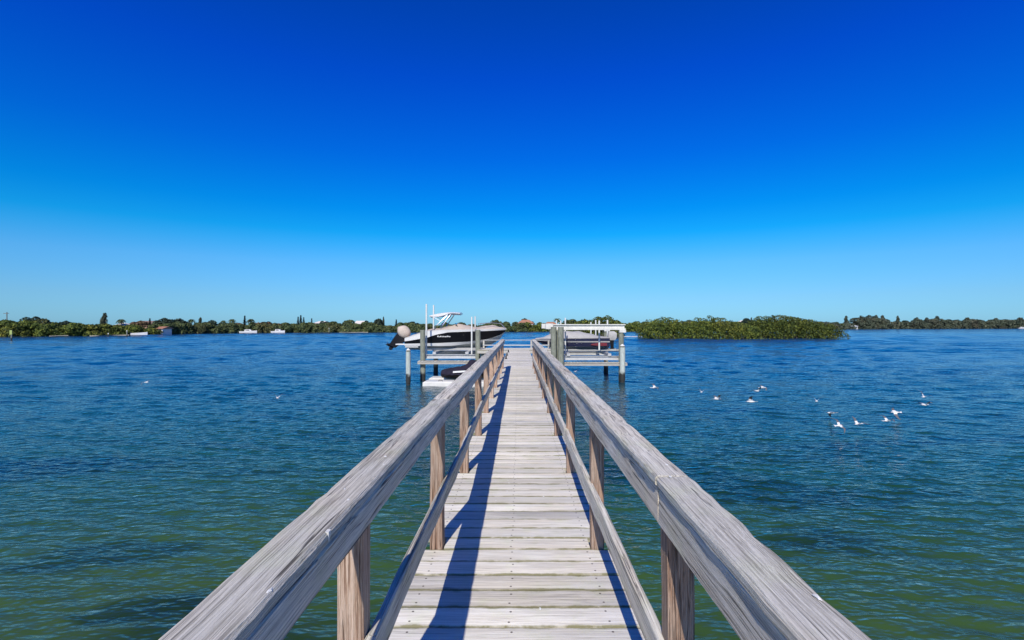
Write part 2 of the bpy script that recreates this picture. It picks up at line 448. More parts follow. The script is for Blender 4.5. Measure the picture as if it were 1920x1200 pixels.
def build_water():
    gx = graded(2600, 0.085, 12.0, 1.019)
    xs = np.concatenate([-gx[:0:-1], gx])
    gy = 4.0 + graded(1500, 0.065, 14.0, 1.0085)
    back = 4.0 - graded(60, 0.6, 3.0, 1.25)[1:][::-1]
    ys = np.concatenate([back, gy])
    X, Y = np.meshgrid(xs.astype(np.float32), ys.astype(np.float32))
    sp = np.maximum(np.gradient(xs)[None, :] * 0.75, np.gradient(ys)[:, None]).astype(np.float32)
    sp[:len(back)] = 0.3
    rng = np.random.RandomState(5)
    Z = np.zeros_like(X)
    n = 84
    for i in range(n):
        lam = 0.28 * (42.0 ** (i / (n - 1.0))) * rng.uniform(0.95, 1.05)
        th = math.radians(-104 + rng.normal(0, 24 if lam < 1.0 else 38))          # the wavelets run towards the bank
        k = 2 * math.pi / lam
        q = lam / sp
        w = np.clip((q - 3.0) / 2.0, 0, 1) * np.clip((17.0 - q) / 8.0, 0.03 if lam > 1.1 else (0.30 if lam > 0.62 else 1.0), 1)
        amp = (0.0054 if lam < 1.1 else 0.0044) * lam
        ph = (X * (k * math.cos(th)) + Y * (k * math.sin(th)) + rng.uniform(0, 6.28)).astype(np.float32)
        Z += w * amp * (np.sin(ph) + 0.2 * np.cos(2 * ph) * np.clip((q - 6) / 4.0, 0, 1))
    # gusts: calmer and rougher patches
    G = 0.85 + 0.25 * np.sin(X * 0.11 + 0.7 * np.sin(Y * 0.07)) * np.sin(Y * 0.13 + 1.3)
    Z *= G
    nx, ny = len(xs), len(ys)
    V = np.stack([X, Y, Z], -1).reshape(-1, 3)
    idx = np.arange(nx * ny).reshape(ny, nx)
    Q = np.stack([idx[:-1, :-1], idx[:-1, 1:], idx[1:, 1:], idx[1:, :-1]], -1).reshape(-1, 4).astype(np.int32)
    me = bpy.data.meshes.new('water')
    me.vertices.add(len(V)); me.loops.add(Q.size); me.polygons.add(len(Q))
    me.vertices.foreach_set('co', V.astype(np.float32).reshape(-1))
    me.loops.foreach_set('vertex_index', Q.reshape(-1))
    me.polygons.foreach_set('loop_start', np.arange(0, Q.size, 4, dtype=np.int32))
    me.polygons.foreach_set('loop_total', np.full(len(Q), 4, dtype=np.int32))
    me.polygons.foreach_set('use_smooth', np.ones(len(Q), dtype=bool))
    me.materials.append(M['water'])
    me.update(calc_edges=True)
    tag(link('water', me), 'rippled bay water, green by the pier and blue further out', kind='structure')
build_water()

SHORE = [(-900, 128), (-400, 138), (0, 150), (120, 158), (240, 172), (330, 195), (460, 222), (600, 232), (760, 236), (900, 250),
         (1010, 262), (1180, 268), (1260, 300), (1420, 360), (1600, 425), (1750, 455), (1920, 485), (2400, 520), (3000, 540)]
def shore_pt(px):
    for (a, da), (b, db) in zip(SHORE, SHORE[1:]):
        if a <= px <= b:
            d = da + (db - da) * (px - a) / (b - a)
            return Vector(((px - 972) * d / F, d, 0)), d
    raise ValueError(px)

def build_land():
    mb = MB(); rng = random.Random(3)
    cols = []
    for px in range(-880, 2990, 30):
        p, d = shore_pt(px)
        q = (p - Vector((0, 0, 0))).normalized()
        row = [(1.0, -0.5), (2.0, -0.05 + rng.uniform(-.03, .03)), (3.0 + rng.uniform(0, 1), 0.15), (6, 0.5), (60, 0.9), (900, 1.1)]
        cols.append([p + q * s + Vector((0, 0, z)) for s, z in row])
    mb.loft(cols, caps=False, closed=False)
    o = mb.build('far_shore_ground', M['mud'])
    tag(o, kind='structure')
build_land()

# ------------------------------------------------------------------ the pier
PL, PR = -0.650, 0.645                 # deck edges
STEP, Y0 = 0.18, 3.515                 # board pitch; a joint lies here, where a pair of posts stands
def board_mesh(name, axis, L, w, t, mat, seed, st=2, wob=0.0015, bev=0.006, twist=0.0, bow=0.0, chip=0.0):
    """board along axis; w is its width (across), t its thickness; centred"""
    rng = random.Random(seed); mb = MB(); rings = []
    hw, ht = w / 2, t / 2
    b1, b2, b3 = rng.uniform(-1, 1), rng.uniform(-1, 1), rng.uniform(-1, 1)
    sec = [(-hw + bev, -ht), (hw - bev, -ht), (hw, -ht + bev), (hw, ht - bev), (hw - bev, ht), (-hw + bev, ht), (-hw, ht - bev), (-hw, -ht + bev)]
    for k in range(st):
        s = -L / 2 + L * k / (st - 1)
        du, dv = rng.uniform(-wob, wob), rng.uniform(-wob, wob)
        tw = twist * (k / (st - 1) - 0.5)
        if bow:
            tt = k / (st - 1)
            du += bow * (math.sin(math.pi * tt) * b1 + 0.5 * math.sin(2 * math.pi * tt) * b2); dv += bow * 0.6 * math.sin(math.pi * tt) * b3
        cut = [rng.uniform(0.2, 1.0) * chip if rng.random() < 0.22 else 0.0 for _ in range(2)] if chip else (0.0, 0.0)
        ring = []
        for u, v in sec:
            if chip and v > 0 and cut[u > 0]:
                u = u - math.copysign(cut[u > 0], u) if abs(u) > hw - bev * 1.5 else u
                v = v - cut[u > 0] * 0.6
            u2 = u + du + rng.uniform(-wob, wob) * 0.7 + v * tw
            v2 = v + dv + rng.uniform(-wob, wob) * 0.5 - u * tw
            ring.append((s, u2, v2) if axis == 0 else ((u2, s, v2) if axis == 1 else (u2, v2, s)))
        rings.append(ring)
    mb.loft(rings)
    return mb.mesh(name, mat, smooth=30)

pier = tag(empty('pier', (0, 0, 0)), 'long weathered grey wooden pier with railings on both sides', 'pier')
def build_deck():
    rng = random.Random(11)
    full = [board_mesh('plank', 0, PR - PL, STEP - 0.012, 0.038, M['deck'], 100 + i, 3, 0.0022, 0.0015, rng.uniform(-.02, .02)) for i in range(7)]
    nl, nr = -0.513, 0.494
    short = [board_mesh('plank', 0, nr - nl, STEP - 0.012, 0.038, M['deck'], 200 + i, 3, 0.0022, 0.0015) for i in range(3)]
    k0 = int(math.floor((-2.6 - Y0) / STEP))
    k1 = int((31.4 - Y0) / STEP)
    for k in range(k0, k1):
        notched = (k % 10 == 0) and Y0 + k * STEP < 18.2
        me = rng.choice(short if notched else full)
        xc = (nl + nr) / 2 if notched else (PL + PR) / 2
        o = link('plank', me, pier)
        o.location = (xc + rng.uniform(-.006, .006), Y0 + (k + 0.5) * STEP, DECK_Z - 0.019 + rng.uniform(-.0025, .0025))
        o.rotation_euler = (rng.uniform(-.006, .006), 0, rng.uniform(-.0025, .0025))
build_deck()

POSTS = [Y0 + 1.8 * k for k in range(-3, 9)]
def build_rails():
    rng = random.Random(21)
    RAIL_END = POSTS[-1] + 0.16
    pm = [board_mesh('post', 2, 1.49, 0.089, 0.092, M['post'], 300 + i, 5, 0.0025, 0.007) for i in range(4)]
    for side in (-1, 1):
        xc = -0.564 if side < 0 else 0.545
        for i, y in enumerate(POSTS):
            o = link('post', pm[(i * 3 + (side > 0)) % 4], pier)
            o.location = (xc + rng.uniform(-.004, .004), y + 0.049, DECK_Z + 0.978 - 0.745 + (0.06 if i == len(POSTS) - 1 else 0))
            o.rotation_euler = (rng.uniform(-.006, .006), rng.uniform(-.006, .006), rng.uniform(-.02, .02))
        # boards butt at every second post
        ends = [POSTS[0] - 0.3] + [POSTS[i] + 0.05 for i in ((1, 3, 5, 7, 9) if side < 0 else (2, 4, 6, 8, 10))] + [RAIL_END]
        for a, b in zip(ends, ends[1:]):
            L = b - a - 0.004; yc = (a + b) / 2
            st = max(4, int(L / 0.14))
            if side < 0:
                cx, cw = -0.5415, 0.127
                bx, bz, bh = -0.501, DECK_Z + 0.9375, 0.090
            else:
                cx, cw = 0.5315, 0.118
                bx, bz, bh = 0.501, DECK_Z + 0.916, 0.130
            c = link('cap_rail', board_mesh('cap_rail', 1, L, cw, 0.038, M['rail'], rng.randint(0, 9999), st * 2, 0.0018, 0.008, rng.uniform(-.05, .05), 0.0035, 0.0045), pier, (cx, yc, DECK_Z + 1.002 + rng.uniform(-.002, .002)))
            c.rotation_euler = (0, rng.uniform(-.02, .02), rng.uniform(-.0012, .0012))
            link('side_rail', board_mesh('side_rail', 1, L, 0.038, bh, M['rail'], rng.randint(0, 9999), st, 0.0015, 0.007, 0.0, 0.004, 0.004), pier, (bx, yc, bz))
        ends = [POSTS[0] - 0.3] + [POSTS[i] + (0.05 if i != 2 else 0.03) for i in (2, 4, 6, 8, 10)] + [RAIL_END - 0.05]
        for a, b in zip(ends, ends[1:]):
            L = b - a - 0.004; yc = (a + b) / 2
            x = -0.503 if side < 0 else 0.499
            o = link('lower_rail', board_mesh('lower_rail', 1, L, 0.038, 0.125 if side > 0 else 0.115, M['rail'], rng.randint(0, 9999), max(4, int(L / 0.2)), 0.0018, 0.007, 0.06, 0.009, 0.004), pier, (x, yc, DECK_Z + (0.395 if side > 0 else 0.42)))
            o.rotation_euler = (rng.uniform(-.004, .004), 0, 0)
build_rails()

def build_substructure():
    rng = random.Random(5)
    for x in (-0.56, -0.04, 0.48):
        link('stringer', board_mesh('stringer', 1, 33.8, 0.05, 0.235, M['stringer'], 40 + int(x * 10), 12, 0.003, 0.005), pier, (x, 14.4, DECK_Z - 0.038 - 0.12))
    y = -1.9
    while y < 31:
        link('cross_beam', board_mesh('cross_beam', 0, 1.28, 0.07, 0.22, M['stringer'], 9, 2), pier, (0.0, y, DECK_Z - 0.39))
        for x in (-0.42, 0.34):
            mb = MB(); mb.tube([(0, 0, -1.2), (0.01, 0, 0.2), (0, 0.01, 1.5)], [0.13, 0.125, 0.115], 12)
            mb.build('piling', M['piling'], pier, (x + rng.uniform(-.02, .02), y + 0.0, 0), smooth=True)
        y += 3.6
build_substructure()

def build_droppings():
    rng = random.Random(8)
    def blob(x, y, z, r, drip=0.0, n=9):
        mb = MB(); ring = []
        for i in range(n):
            a = 2 * math.pi * i / n
            ring.append((math.cos(a) * r * rng.uniform(0.6, 1.3), math.sin(a) * r * rng.uniform(0.5, 3.0), 0))
        top = [(p[0] * 0.55, p[1] * 0.55, 0.0022) for p in ring]
        mb.loft([ring, top])
        if drip:
            mb.loft([[(0.4 * r, -.010, .002), (0.4 * r, .008, .002), (0.4 * r + .009, .007, .001), (0.4 * r + .009, -.009, .001)], [(0.4 * r + .003, -.004, -drip), (0.4 * r + .003, .002, -drip), (0.4 * r + .007, .002, -drip), (0.4 * r + .007, -.004, -drip)]])
        mb.build('bird_dropping', M['dropping'], pier, (x, y, z), smooth=True)
    zt = DECK_Z + 1.0205
    for (x, y, r, d) in [(-0.487, 1.29, 0.008, 0.026), (-0.486, 1.00, 0.006, 0), (-0.505, 1.52, 0.004, 0), (-0.55, 1.62, 0.004, 0), (-0.497, 1.75, 0.004, 0), (-0.50, 1.9, .004, 0),
                         (-0.525, 2.02, 0.005, 0), (-0.49, 2.3, 0.004, 0), (0.571, 0.98, 0.006, 0), (0.52, 1.75, 0.005, 0), (0.55, 1.9, 0.005, 0), (0.53, 2.35, 0.005, 0)]:
        blob(x, y, zt, r, d)
    zd = DECK_Z + 0.003
    for k in range(26):
        blob(rng.uniform(-0.38, 0.45), rng.uniform(2.6, 9.0), zd, rng.uniform(0.003, 0.008))
build_droppings()

def build_thead():
    """cross platform at the end of the pier with a low white rail along its far edge"""
    t = tag(empty('cross_platform', (0, 31.5, 0)), 'small grey cross platform with a low pale rail at the far end of the pier', 'platform')
    for i in range(14):
        link('plank', board_mesh('plank', 0, 4.7, 0.172, 0.038, M['deck'], 700 + i % 3, 4) if i < 3 else t.children[i % 3].data, t, (-0.15, 0.09 + i * 0.18, DECK_Z - 0.02))
    link('fascia', board_mesh('fascia', 0, 4.76, 0.04, 0.18, M['slat'], 3, 4), t, (-0.15, -0.02, DECK_Z - 0.135))
    for x in (-2.3, -1.1, 0.85, 2.0):
        mb = MB(); mb.box(-0.05, 0.05, -0.05, 0.05, -0.25, 0.50)
        mb.build('post', M['slat'], t, (x, 2.45, DECK_Z))
    link('top_rail', board_mesh('top_rail', 0, 4.5, 0.14, 0.04, M['alu'], 4, 4), t, (-0.15, 2.45, DECK_Z + 0.527))
    link('lower_rail', board_mesh('lower_rail', 0, 4.4, 0.04, 0.07, M['alu'], 5, 4), t, (-0.15, 2.38, DECK_Z + 0.19))
    for x in (-2.2, -0.15, 1.9):
        for y in (0.25, 2.2):
            mb = MB(); mb.tube([(0, 0, -1.2), (0, 0, DECK_Z - 0.06)], 0.13, 12)
            mb.build('piling', M['piling'], t, (x, y, 0), smooth=True)
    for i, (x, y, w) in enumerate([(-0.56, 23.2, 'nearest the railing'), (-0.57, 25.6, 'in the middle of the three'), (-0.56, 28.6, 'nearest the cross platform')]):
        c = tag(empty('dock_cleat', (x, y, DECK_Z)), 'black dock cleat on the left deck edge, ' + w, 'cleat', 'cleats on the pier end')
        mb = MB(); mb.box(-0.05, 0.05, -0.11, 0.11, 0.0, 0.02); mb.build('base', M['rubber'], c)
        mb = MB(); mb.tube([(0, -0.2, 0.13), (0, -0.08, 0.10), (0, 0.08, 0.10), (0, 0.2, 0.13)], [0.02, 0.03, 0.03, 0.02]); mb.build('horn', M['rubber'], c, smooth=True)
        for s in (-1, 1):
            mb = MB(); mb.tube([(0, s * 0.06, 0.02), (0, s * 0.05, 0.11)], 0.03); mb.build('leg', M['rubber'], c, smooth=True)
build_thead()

# ------------------------------------------------------------------ boat lifts
def pile(parent, x, y, top, r=0.16, mat='piling', name='piling'):
    mb = MB(); mb.tube([(0, 0, -1.4), (0.01, 0, 0.6), (0, 0, top)], [r * 1.06, r * 1.03, r], 14)
    return mb.build(name, M[mat], parent, (x, y, 0), smooth=True)

def ibeam(mb, x0, x1, y, z, h, w):
    mb.box(x0, x1, y - w / 2, y + w / 2, z + h - 0.03, z + h)
    mb.box(x0, x1, y - w / 2, y + w / 2, z, z + 0.03)
    mb.box(x0 + 0.005, x1 - 0.005, y - 0.012, y + 0.012, z + 0.03, z + h - 0.03)

def catwalk(parent, x0, x1, y, z, n, mat='slat'):
    c = MB(); c.box(x0, x1, y - 0.36, y - 0.32, z - 0.19, z - 0.04); fr = c.build('catwalk_beam', M[mat], parent)
    c = MB(); c.box(x0, x1, y + 0.32, y + 0.36, z - 0.19, z - 0.04); c.build('catwalk_beam', M[mat], parent)
    me = board_mesh('catwalk_slat', 1, 0.80, (x1 - x0) / n - 0.035, 0.036, M[mat], 77, 2)
    for i in range(n):
        link('catwalk_slat', me, parent, (x0 + (i + 0.5) * (x1 - x0) / n, y, z - 0.02))

def boat_lift(name, label, x0, x1, ya, yb, top, top_beam, cradle_z, poles, group):
    L = tag(empty(name, ((x0 + x1) / 2, (ya + yb) / 2, 0)), label, 'boat lift', group)
    cx, cy = (x0 + x1) / 2, (ya + yb) / 2
    lx0, lx1, ly0, ly1 = x0 - cx, x1 - cx, ya - cy, yb - cy
    for x in (lx0, lx1):
        for y in (ly0, ly1):
            pile(L, x, y, top)
    if top_beam:
        for y in (ly0, ly1):
            mb = MB(); mb.box(lx0 - 0.55, lx1 + 0.25, y - 0.14, y + 0.14, top, top + 0.10); mb.box(lx0 - 0.5, lx1 + 0.2, y - 0.05, y + 0.05, top + 0.10, top + 0.30)
            mb.box(lx0 - 0.55, lx1 + 0.25, y - 0.14, y + 0.14, top + 0.30, top + 0.36)
            b = mb.build('top_beam', M['white'], L)
            mb = MB(); mb.box(lx0 - 0.75, lx0 - 0.30, y - 0.22, y + 0.2, top + 0.06, top + 0.40); mb.build('motor_box', M['white'], b)
            mb = MB(); mb.box(lx1 - 0.14, lx1 + 0.27, y - 0.20, y + 0.20, top - 0.16, top - 0.003); mb.build('pile_cap', M['white'], b)
    for x in (lx0 + 0.25, lx1 - 0.25):
        for y in (ly0 + 0.05, ly1 - 0.05):
            mb = MB(); mb.tube([(x, y, cradle_z), (x, y, top)], 0.012, 6); mb.build('cable', M['cable'], L)
    for y in (ly0 + 0.25, ly1 - 0.25):
        mb = MB(); ibeam(mb, lx0 + 0.05, lx1 + 0.1, y, cradle_z - 0.30, 0.26, 0.2); mb.build('cradle_beam', M['alu'], L)
    for x in (lx0 + 0.7, lx1 - 0.7):
        mb = MB(); ibeam(mb, x - 0.05, x + 0.05, 0, cradle_z - 0.04, 0.04, 0.02)
        mb = MB(); mb.box(x - 0.10, x + 0.10, ly0 + 0.1, ly1 - 0.1, cradle_z - 0.035, cradle_z + 0.12); mb.build('cross_beam', M['alu'], L)
    for y in (-0.6, 0.6):
        mb = MB(); mb.box(lx0 - 0.3, lx1 + 0.3, y - 0.08, y + 0.08, cradle_z + 0.125, cradle_z + 0.30); mb.build('bunk', M['canvas_grey'], L)
    for (x, y, zt, zb, r) in poles:
        mb = MB(); mb.tube([(0, 0, zb), (0, 0, zt)], r, 10); p = mb.build('guide_pole', M['pvc'], L, (x - cx, y - cy, 0), smooth=True)
    catwalk(L, lx0 - 0.25, lx1 + 0.3, ly0 - 0.05, cradle_z - 0.42, int((x1 - x0) / 0.17))
    return L

def pole_at(px, d, ptop, pbot, r=0.04):
    a, b = at(px, ptop, d), at(px, pbot, d)
    return (a.x, d, a.z, b.z, r)
boat_lift('boat_lift', 'timber boat lift with grey green pilings under the black boat', -5.98, -2.53, 32, 37.0, 3.22, False, 1.72,
          [pole_at(799.5, 32.6, 570, 664, 0.055), pole_at(813, 36.8, 572, 640, 0.055), pole_at(884.5, 32.6, 594, 664, 0.05), pole_at(891, 36.8, 593, 640, 0.05)], 'boat lifts at the pier end')
boat_lift('boat_lift', 'boat lift with white top beams right of the pier', 2.45, 6.42, 32, 37.6, 3.22, True, 1.62,
          [pole_at(1060, 32.7, 596, 668, 0.045), pole_at(1043.5, 37.2, 600, 640, 0.05), pole_at(1051.5, 37.4, 601, 640, 0.05), pole_at(1108, 37, 604, 640, 0.05),
           pole_at(1117, 37.2, 600, 650, 0.05), pole_at(1123.5, 32.8, 601, 657, 0.055), pole_at(1139, 36.9, 600, 646, 0.06)], 'boat lifts at the pier end')

R_LIFT = [o for o in C.objects if o.name.startswith('boat_lift') and o.type == 'EMPTY'][-1]
for px, dd in ((1038.0, 31.5), (1051.5, 31.3)):
    q = at(px, 613, dd)
    pile(R_LIFT, q.x - R_LIFT.location.x, dd - R_LIFT.location.y, q.z, 0.18)

def lone_piling(px, d, ptop, label, r, sleeve_from=None):
    p = at(px, ptop, d)
    o = tag(empty('mooring_piling', (p.x, d, 0)), label, 'piling', 'lone pilings by the lifts')
    mb = MB(); mb.tube([(0, 0, -1.4), (0, 0, p.z - 0.02)], [r, r * 0.96], 14); mb.build('shaft', M['piling'], o, smooth=True)
    if sleeve_from is not None:
        mb = MB(); mb.tube([(0, 0, 0.12), (0, 0, sleeve_from)], [r * 1.13, r * 1.12], 16); mb.build('sleeve', M['sleeve'], o, smooth=True)
    mb = MB(); mb.tube([(0, 0, p.z - 0.02), (0, 0, p.z + 0.10)], [r * 1.1, 0.02], 14); mb.build('cap', M['pvc'], o, smooth=True)
lone_piling(765.5, 30, 656, 'short pale sleeved piling left of the black boat', 0.125, 1.95)
lone_piling(1167, 31.4, 648, 'pale sleeved piling standing in front of the outer right lift piling', 0.15, 2.15)

# ------------------------------------------------------------------ boats
def lerp(a, b, t): return a + (b - a) * t
def curve(pts, s):
    for (a, va), (b, vb) in zip(pts, pts[1:]):
        if s <= b:
            t = (s - a) / (b - a); t = t * t * (3 - 2 * t) * 0.5 + t * 0.5
            return va + (vb - va) * t
    return pts[-1][1]

def hull_parts(root, L, half, lines, mats, names, n=22, transom=True, x0=0.0):
    """lines: list of (height curve, width-factor curve) from keel to gunwale; one strip (both sides) per pair of lines"""
    S = [i / (n - 1) for i in range(n)]
    def pt(k, s, side):
        zc, wc = lines[k][:2]
        x = s * L
        rake = lines[k][2] if len(lines[k]) > 2 else 1.0
        return ((x0 + (L - x0) * s) * rake, side * half * curve(wc, s), curve(zc, s))
    for k in range(len(lines) - 1):
        mb = MB()
        for side in (-1, 1):
            mb.loft([[pt(k, s, side), pt(k + 1, s, side)] for s in S], caps=False, closed=False)
        if transom:
            mb.add([pt(k, 0, -1), pt(k, 0, 1), pt(k + 1, 0, 1), pt(k + 1, 0, -1)], [(0, 1, 2, 3)])
        mb.build(names[k], M[mats[k]], root, smooth=35)

def black_boat():
    p = at(748, 600, 34.6)
    root = tag(empty('motor_boat', (p.x, 34.6, 0)), 'black and white outboard motor boat under tan canvas, raised on the left lift', 'motor boat', 'boats on the lifts')
    L = 7.25
    W = [(0, 0.88), (0.35, 1.0), (0.65, 0.92), (0.85, 0.62), (0.95, 0.30), (1.0, 0.03)]
    Wc = [(0, 0.84), (0.35, 0.90), (0.65, 0.72), (0.85, 0.38), (0.95, 0.13), (1.0, 0.02)]
    keel = ([(0, 1.86), (0.55, 1.80), (0.8, 2.02), (0.93, 2.42), (1.0, 3.02)], [(0, 0.02), (1, 0.01)], 0.985)
    chine = ([(0, 2.16), (0.45, 2.16), (0.75, 2.36), (0.92, 2.72), (1.0, 3.06)], Wc, 0.988)
    rub = ([(0, 2.30), (0.3, 2.34), (0.6, 2.42), (0.8, 2.56), (0.93, 2.80), (1.0, 3.09)], [(a, lerp(b, c, .55)) for (a, b), (_, c) in zip(Wc, W)], 0.991)
    swoop = ([(0, 2.46), (0.2, 2.66), (0.33, 2.92), (0.45, 3.06), (0.75, 3.12), (1.0, 3.19)], [(a, b * 0.985) for a, b in W], 0.996)
    sheer = ([(0, 2.62), (0.12, 2.86), (0.2, 3.08), (0.4, 3.14), (0.7, 3.17), (1.0, 3.23)], W, 1.0)
    gun = ([(0, 2.68), (0.12, 2.92), (0.2, 3.15), (0.4, 3.22), (0.7, 3.24), (1.0, 3.30)], [(a, b * 1.015) for a, b in W], 1.004)
    hull_parts(root, L, 1.22, [keel, chine, rub, swoop, sheer, gun], ['hull_grey', 'gel_white', 'gel_black', 'gel_white', 'gel_white'],
               ['hull_bottom', 'boot_stripe', 'hull_side', 'upper_stripe', 'gunwale'], x0=0.62)
    # deck and canvas cover: a ridge running from stern to bow
    mb = MB(); rings = []
    top = [(0, 2.72), (0.10, 2.95), (0.2, 3.22), (0.33, 3.32), (0.44, 3.50), (0.52, 3.64), (0.60, 3.50), (0.66, 3.40), (0.72, 3.38), (0.80, 3.50), (0.86, 3.52), (0.93, 3.40), (1.0, 3.31)]
    for i in range(30):
        s = i / 29.0 * 0.995
        w = 1.22 * curve(W, s) * 1.005; zg = curve(gun[0], s) - 0.01; zt = max(curve(top, s), zg + 0.01)
        ring = []
        for j in range(9):
            a = -1 + 2 * j / 8.0
            sag = 0.025 * math.sin(i * 1.7 + j * 2.1)
            ring.append((0.62 + s * (L - 0.62) * 1.002, w * a, zg + (zt - zg) * (1 - abs(a) ** 1.7) + sag * (1 - a * a)))
        rings.append(ring)
    mb.loft(rings, caps=False, closed=False)
    mb.build('canvas_cover', M['canvas'], root, smooth=50)
    # tower with its white canopy
    mb = MB(); rings = []
    for i in range(9):
        s = i / 8.0; x = 2.22 + 2.0 * s; zz = 4.20 + 0.18 * s + 0.10 * math.sin(s * math.pi)
        hwid = 0.95; rings.append([(x, -hwid, zz - 0.06), (x, 0, zz), (x, hwid, zz - 0.06), (x, hwid, zz - 0.10 - 0.16 * math.sin(min(1, s * 1.5) * math.pi)), (x, 0, zz - 0.2), (x, -hwid, zz - 0.10 - 0.16 * math.sin(min(1, s * 1.5) * math.pi))])
    mb.loft(rings); mb.build('tower_canopy', M['gel_white'], root, smooth=40)
    for side in (-1, 1):
        for (xa, xb) in ((2.55, 3.45), (2.95, 3.65)):
            mb = MB(); mb.tube([(xa, side * 1.05, 3.16), (xa + 0.15, side * 1.03, 3.5), (xb - 0.12, side * 0.95, 4.1), (xb, side * 0.86, 4.28)], 0.035, 8); mb.build('tower_leg', M['steel'], root, smooth=True)
        mb = MB(); mb.tube([(2.35, side * 0.9, 4.12), (3.0, side * 1.0, 3.75)], 0.02, 6); mb.build('tower_strut', M['steel'], root, smooth=True)
    # bow rail, cleats, windscreen edge
    for side in (-1, 1):
        mb = MB(); mb.tube([(5.3, side * 0.98, 3.24), (5.45, side * 0.96, 3.62), (6.2, side * 0.72, 3.68), (6.9, side * 0.3, 3.62), (7.15, side * 0.1, 3.33)], 0.02, 6); mb.build('bow_rail', M['steel'], root, smooth=True)
    mb = MB(); mb.add([(4.15, -0.85, 3.30), (4.15, 0.85, 3.30), (3.85, 0.75, 3.66), (3.85, -0.75, 3.66)], [(0, 1, 2, 3)]); mb.add([(4.18, -0.85, 3.30), (4.18, 0.85, 3.30), (3.88, 0.75, 3.66), (3.88, -0.75, 3.66)], [(0, 1, 2, 3)])
    mb.build('windscreen', M['glass'], root)
    # illegible white script on the near side
    rng = random.Random(2)
    mb = MB(); x = 2.78
    for w in (0.09, 0.05, 0.10, 0.06, 0.08, 0.05, 0.11, 0.07, 0.05, 0.09):
        s = (x + w / 2) / L
        y = -1.22 * curve(swoop[1], max(0, (x - 0.62) / 6.63)) - 0.012
        z = 2.735 + rng.uniform(-.01, .015); h = rng.uniform(.05, .085)
        mb.add([(x, y, z), (x + w * 0.8, y, z), (x + w, y, z + h), (x + w * 0.25, y, z + h)], [(0, 1, 2, 3)])
        x += w + 0.012
    mb.build('hull_lettering', M['gel_white'], root)
    # swim platform and the tilted outboard
    mb = MB(); mb.box(0.0, 0.66, -0.95, 0.95, 2.22, 2.29); mb.build('swim_platform', M['gel_white'], root)
    mb = MB(); mb.box(0.64, 1.5, -1.0, 1.0, 2.06, 2.12); mb.build('trim_tab', M['gel_white'], root)
    e = MB()
    e.loft([[(0.50, -0.16, 2.52), (0.50, 0.16, 2.52), (-0.06, 0.16, 2.98), (-0.06, -0.16, 2.98)],
            [(0.30, -0.15, 2.34), (0.30, 0.15, 2.34), (-0.28, 0.15, 2.72), (-0.28, -0.15, 2.72)],
            [(0.04, -0.11, 2.20), (0.04, 0.11, 2.20), (-0.46, 0.11, 2.46), (-0.46, -0.11, 2.46)],
            [(-0.26, -0.08, 1.98), (-0.26, 0.08, 1.98), (-0.62, 0.08, 2.22), (-0.62, -0.08, 2.22)]])
    eng = e.build('outboard_leg', M['rubber'], root, smooth=30)
    e = MB(); e.loft([[(-0.66, -0.2, 2.10), (-0.66, 0.2, 2.10), (-1.12, 0.2, 2.32), (-1.12, -0.2, 2.32)], [(-0.69, -0.2, 2.07), (-0.69, 0.2, 2.07), (-1.15, 0.2, 2.29), (-1.15, -0.2, 2.29)]]); e.build('cavitation_plate', M['rubber'], eng, (0.42, 0, -0.03))
    e = MB(); e.tube([(-0.55, 0, 2.08), (-0.85, 0, 2.10), (-1.15, 0, 2.22), (-1.25, 0, 2.27)], [0.02, 0.09, 0.08, 0.03], 10); e.build('gearcase', M['rubber'], eng, (0.42, 0, -0.03), smooth=True)
    e = MB(); e.loft([[(-0.75, -0.015, 2.05), (-0.75, 0.015, 2.05), (-1.05, 0.015, 2.12), (-1.05, -0.015, 2.12)], [(-0.95, -0.008, 1.84), (-0.95, 0.008, 1.84), (-1.12, 0.008, 1.92), (-1.12, -0.008, 1.92)]]); e.build('skeg', M['rubber'], eng, (0.42, 0, -0.03))
    for k in range(3):
        a = k * 2.094 + 0.4; e = MB()
        c = Vector((-1.22, 0, 2.255)); u = Vector((0.35, 0, 0.9)).normalized(); v = Vector((0, 1, 0)); d = u * math.cos(a) + v * math.sin(a); t = Vector((-0.9, 0, 0.35)).normalized(); q = t.cross(d)
        e.loft([[c + d * 0.03 + q * 0.03, c + d * 0.03 - q * 0.03 + t * 0.02, c + d * 0.03 - q * 0.03], [c + d * 0.11 + q * 0.07 + t * .02, c + d * 0.11 - q * 0.07 + t * 0.05, c + d * 0.11 - q * 0.07 + t * .03], [c + d * 0.18 + q * 0.02 + t * .02, c + d * 0.18 - q * 0.03 + t * 0.03, c + d * 0.18 - q * 0.03 + t * .02]])
        e.build('propeller_blade', M['steel'], eng, (0.42, 0, -0.03))
    # cowling in a tan canvas sock, leaning out over the stern
    e = MB(); rings = []
    ax = Vector((-0.80, 0, 0.60)).normalized(); u = Vector((0.60, 0, 0.80)); v = Vector((0, 1, 0))
    for i in range(9):
        q = i / 8.0
        r = [0.16, 0.30, 0.37, 0.41, 0.42, 0.40, 0.34, 0.22, 0.04][i]
        c = Vector((0.72, 0, 2.74)) + ax * (0.96 * q)
        rings.append([c + u * (r * 0.98 * math.cos(2 * math.pi * k / 14)) + v * (r * 0.85 * math.sin(2 * math.pi * k / 14)) for k in range(14)])
    e.loft(rings); e.build('cowling_cover', M['canvas'], root, (-0.02, 0, 0.06), smooth=60)
black_boat()

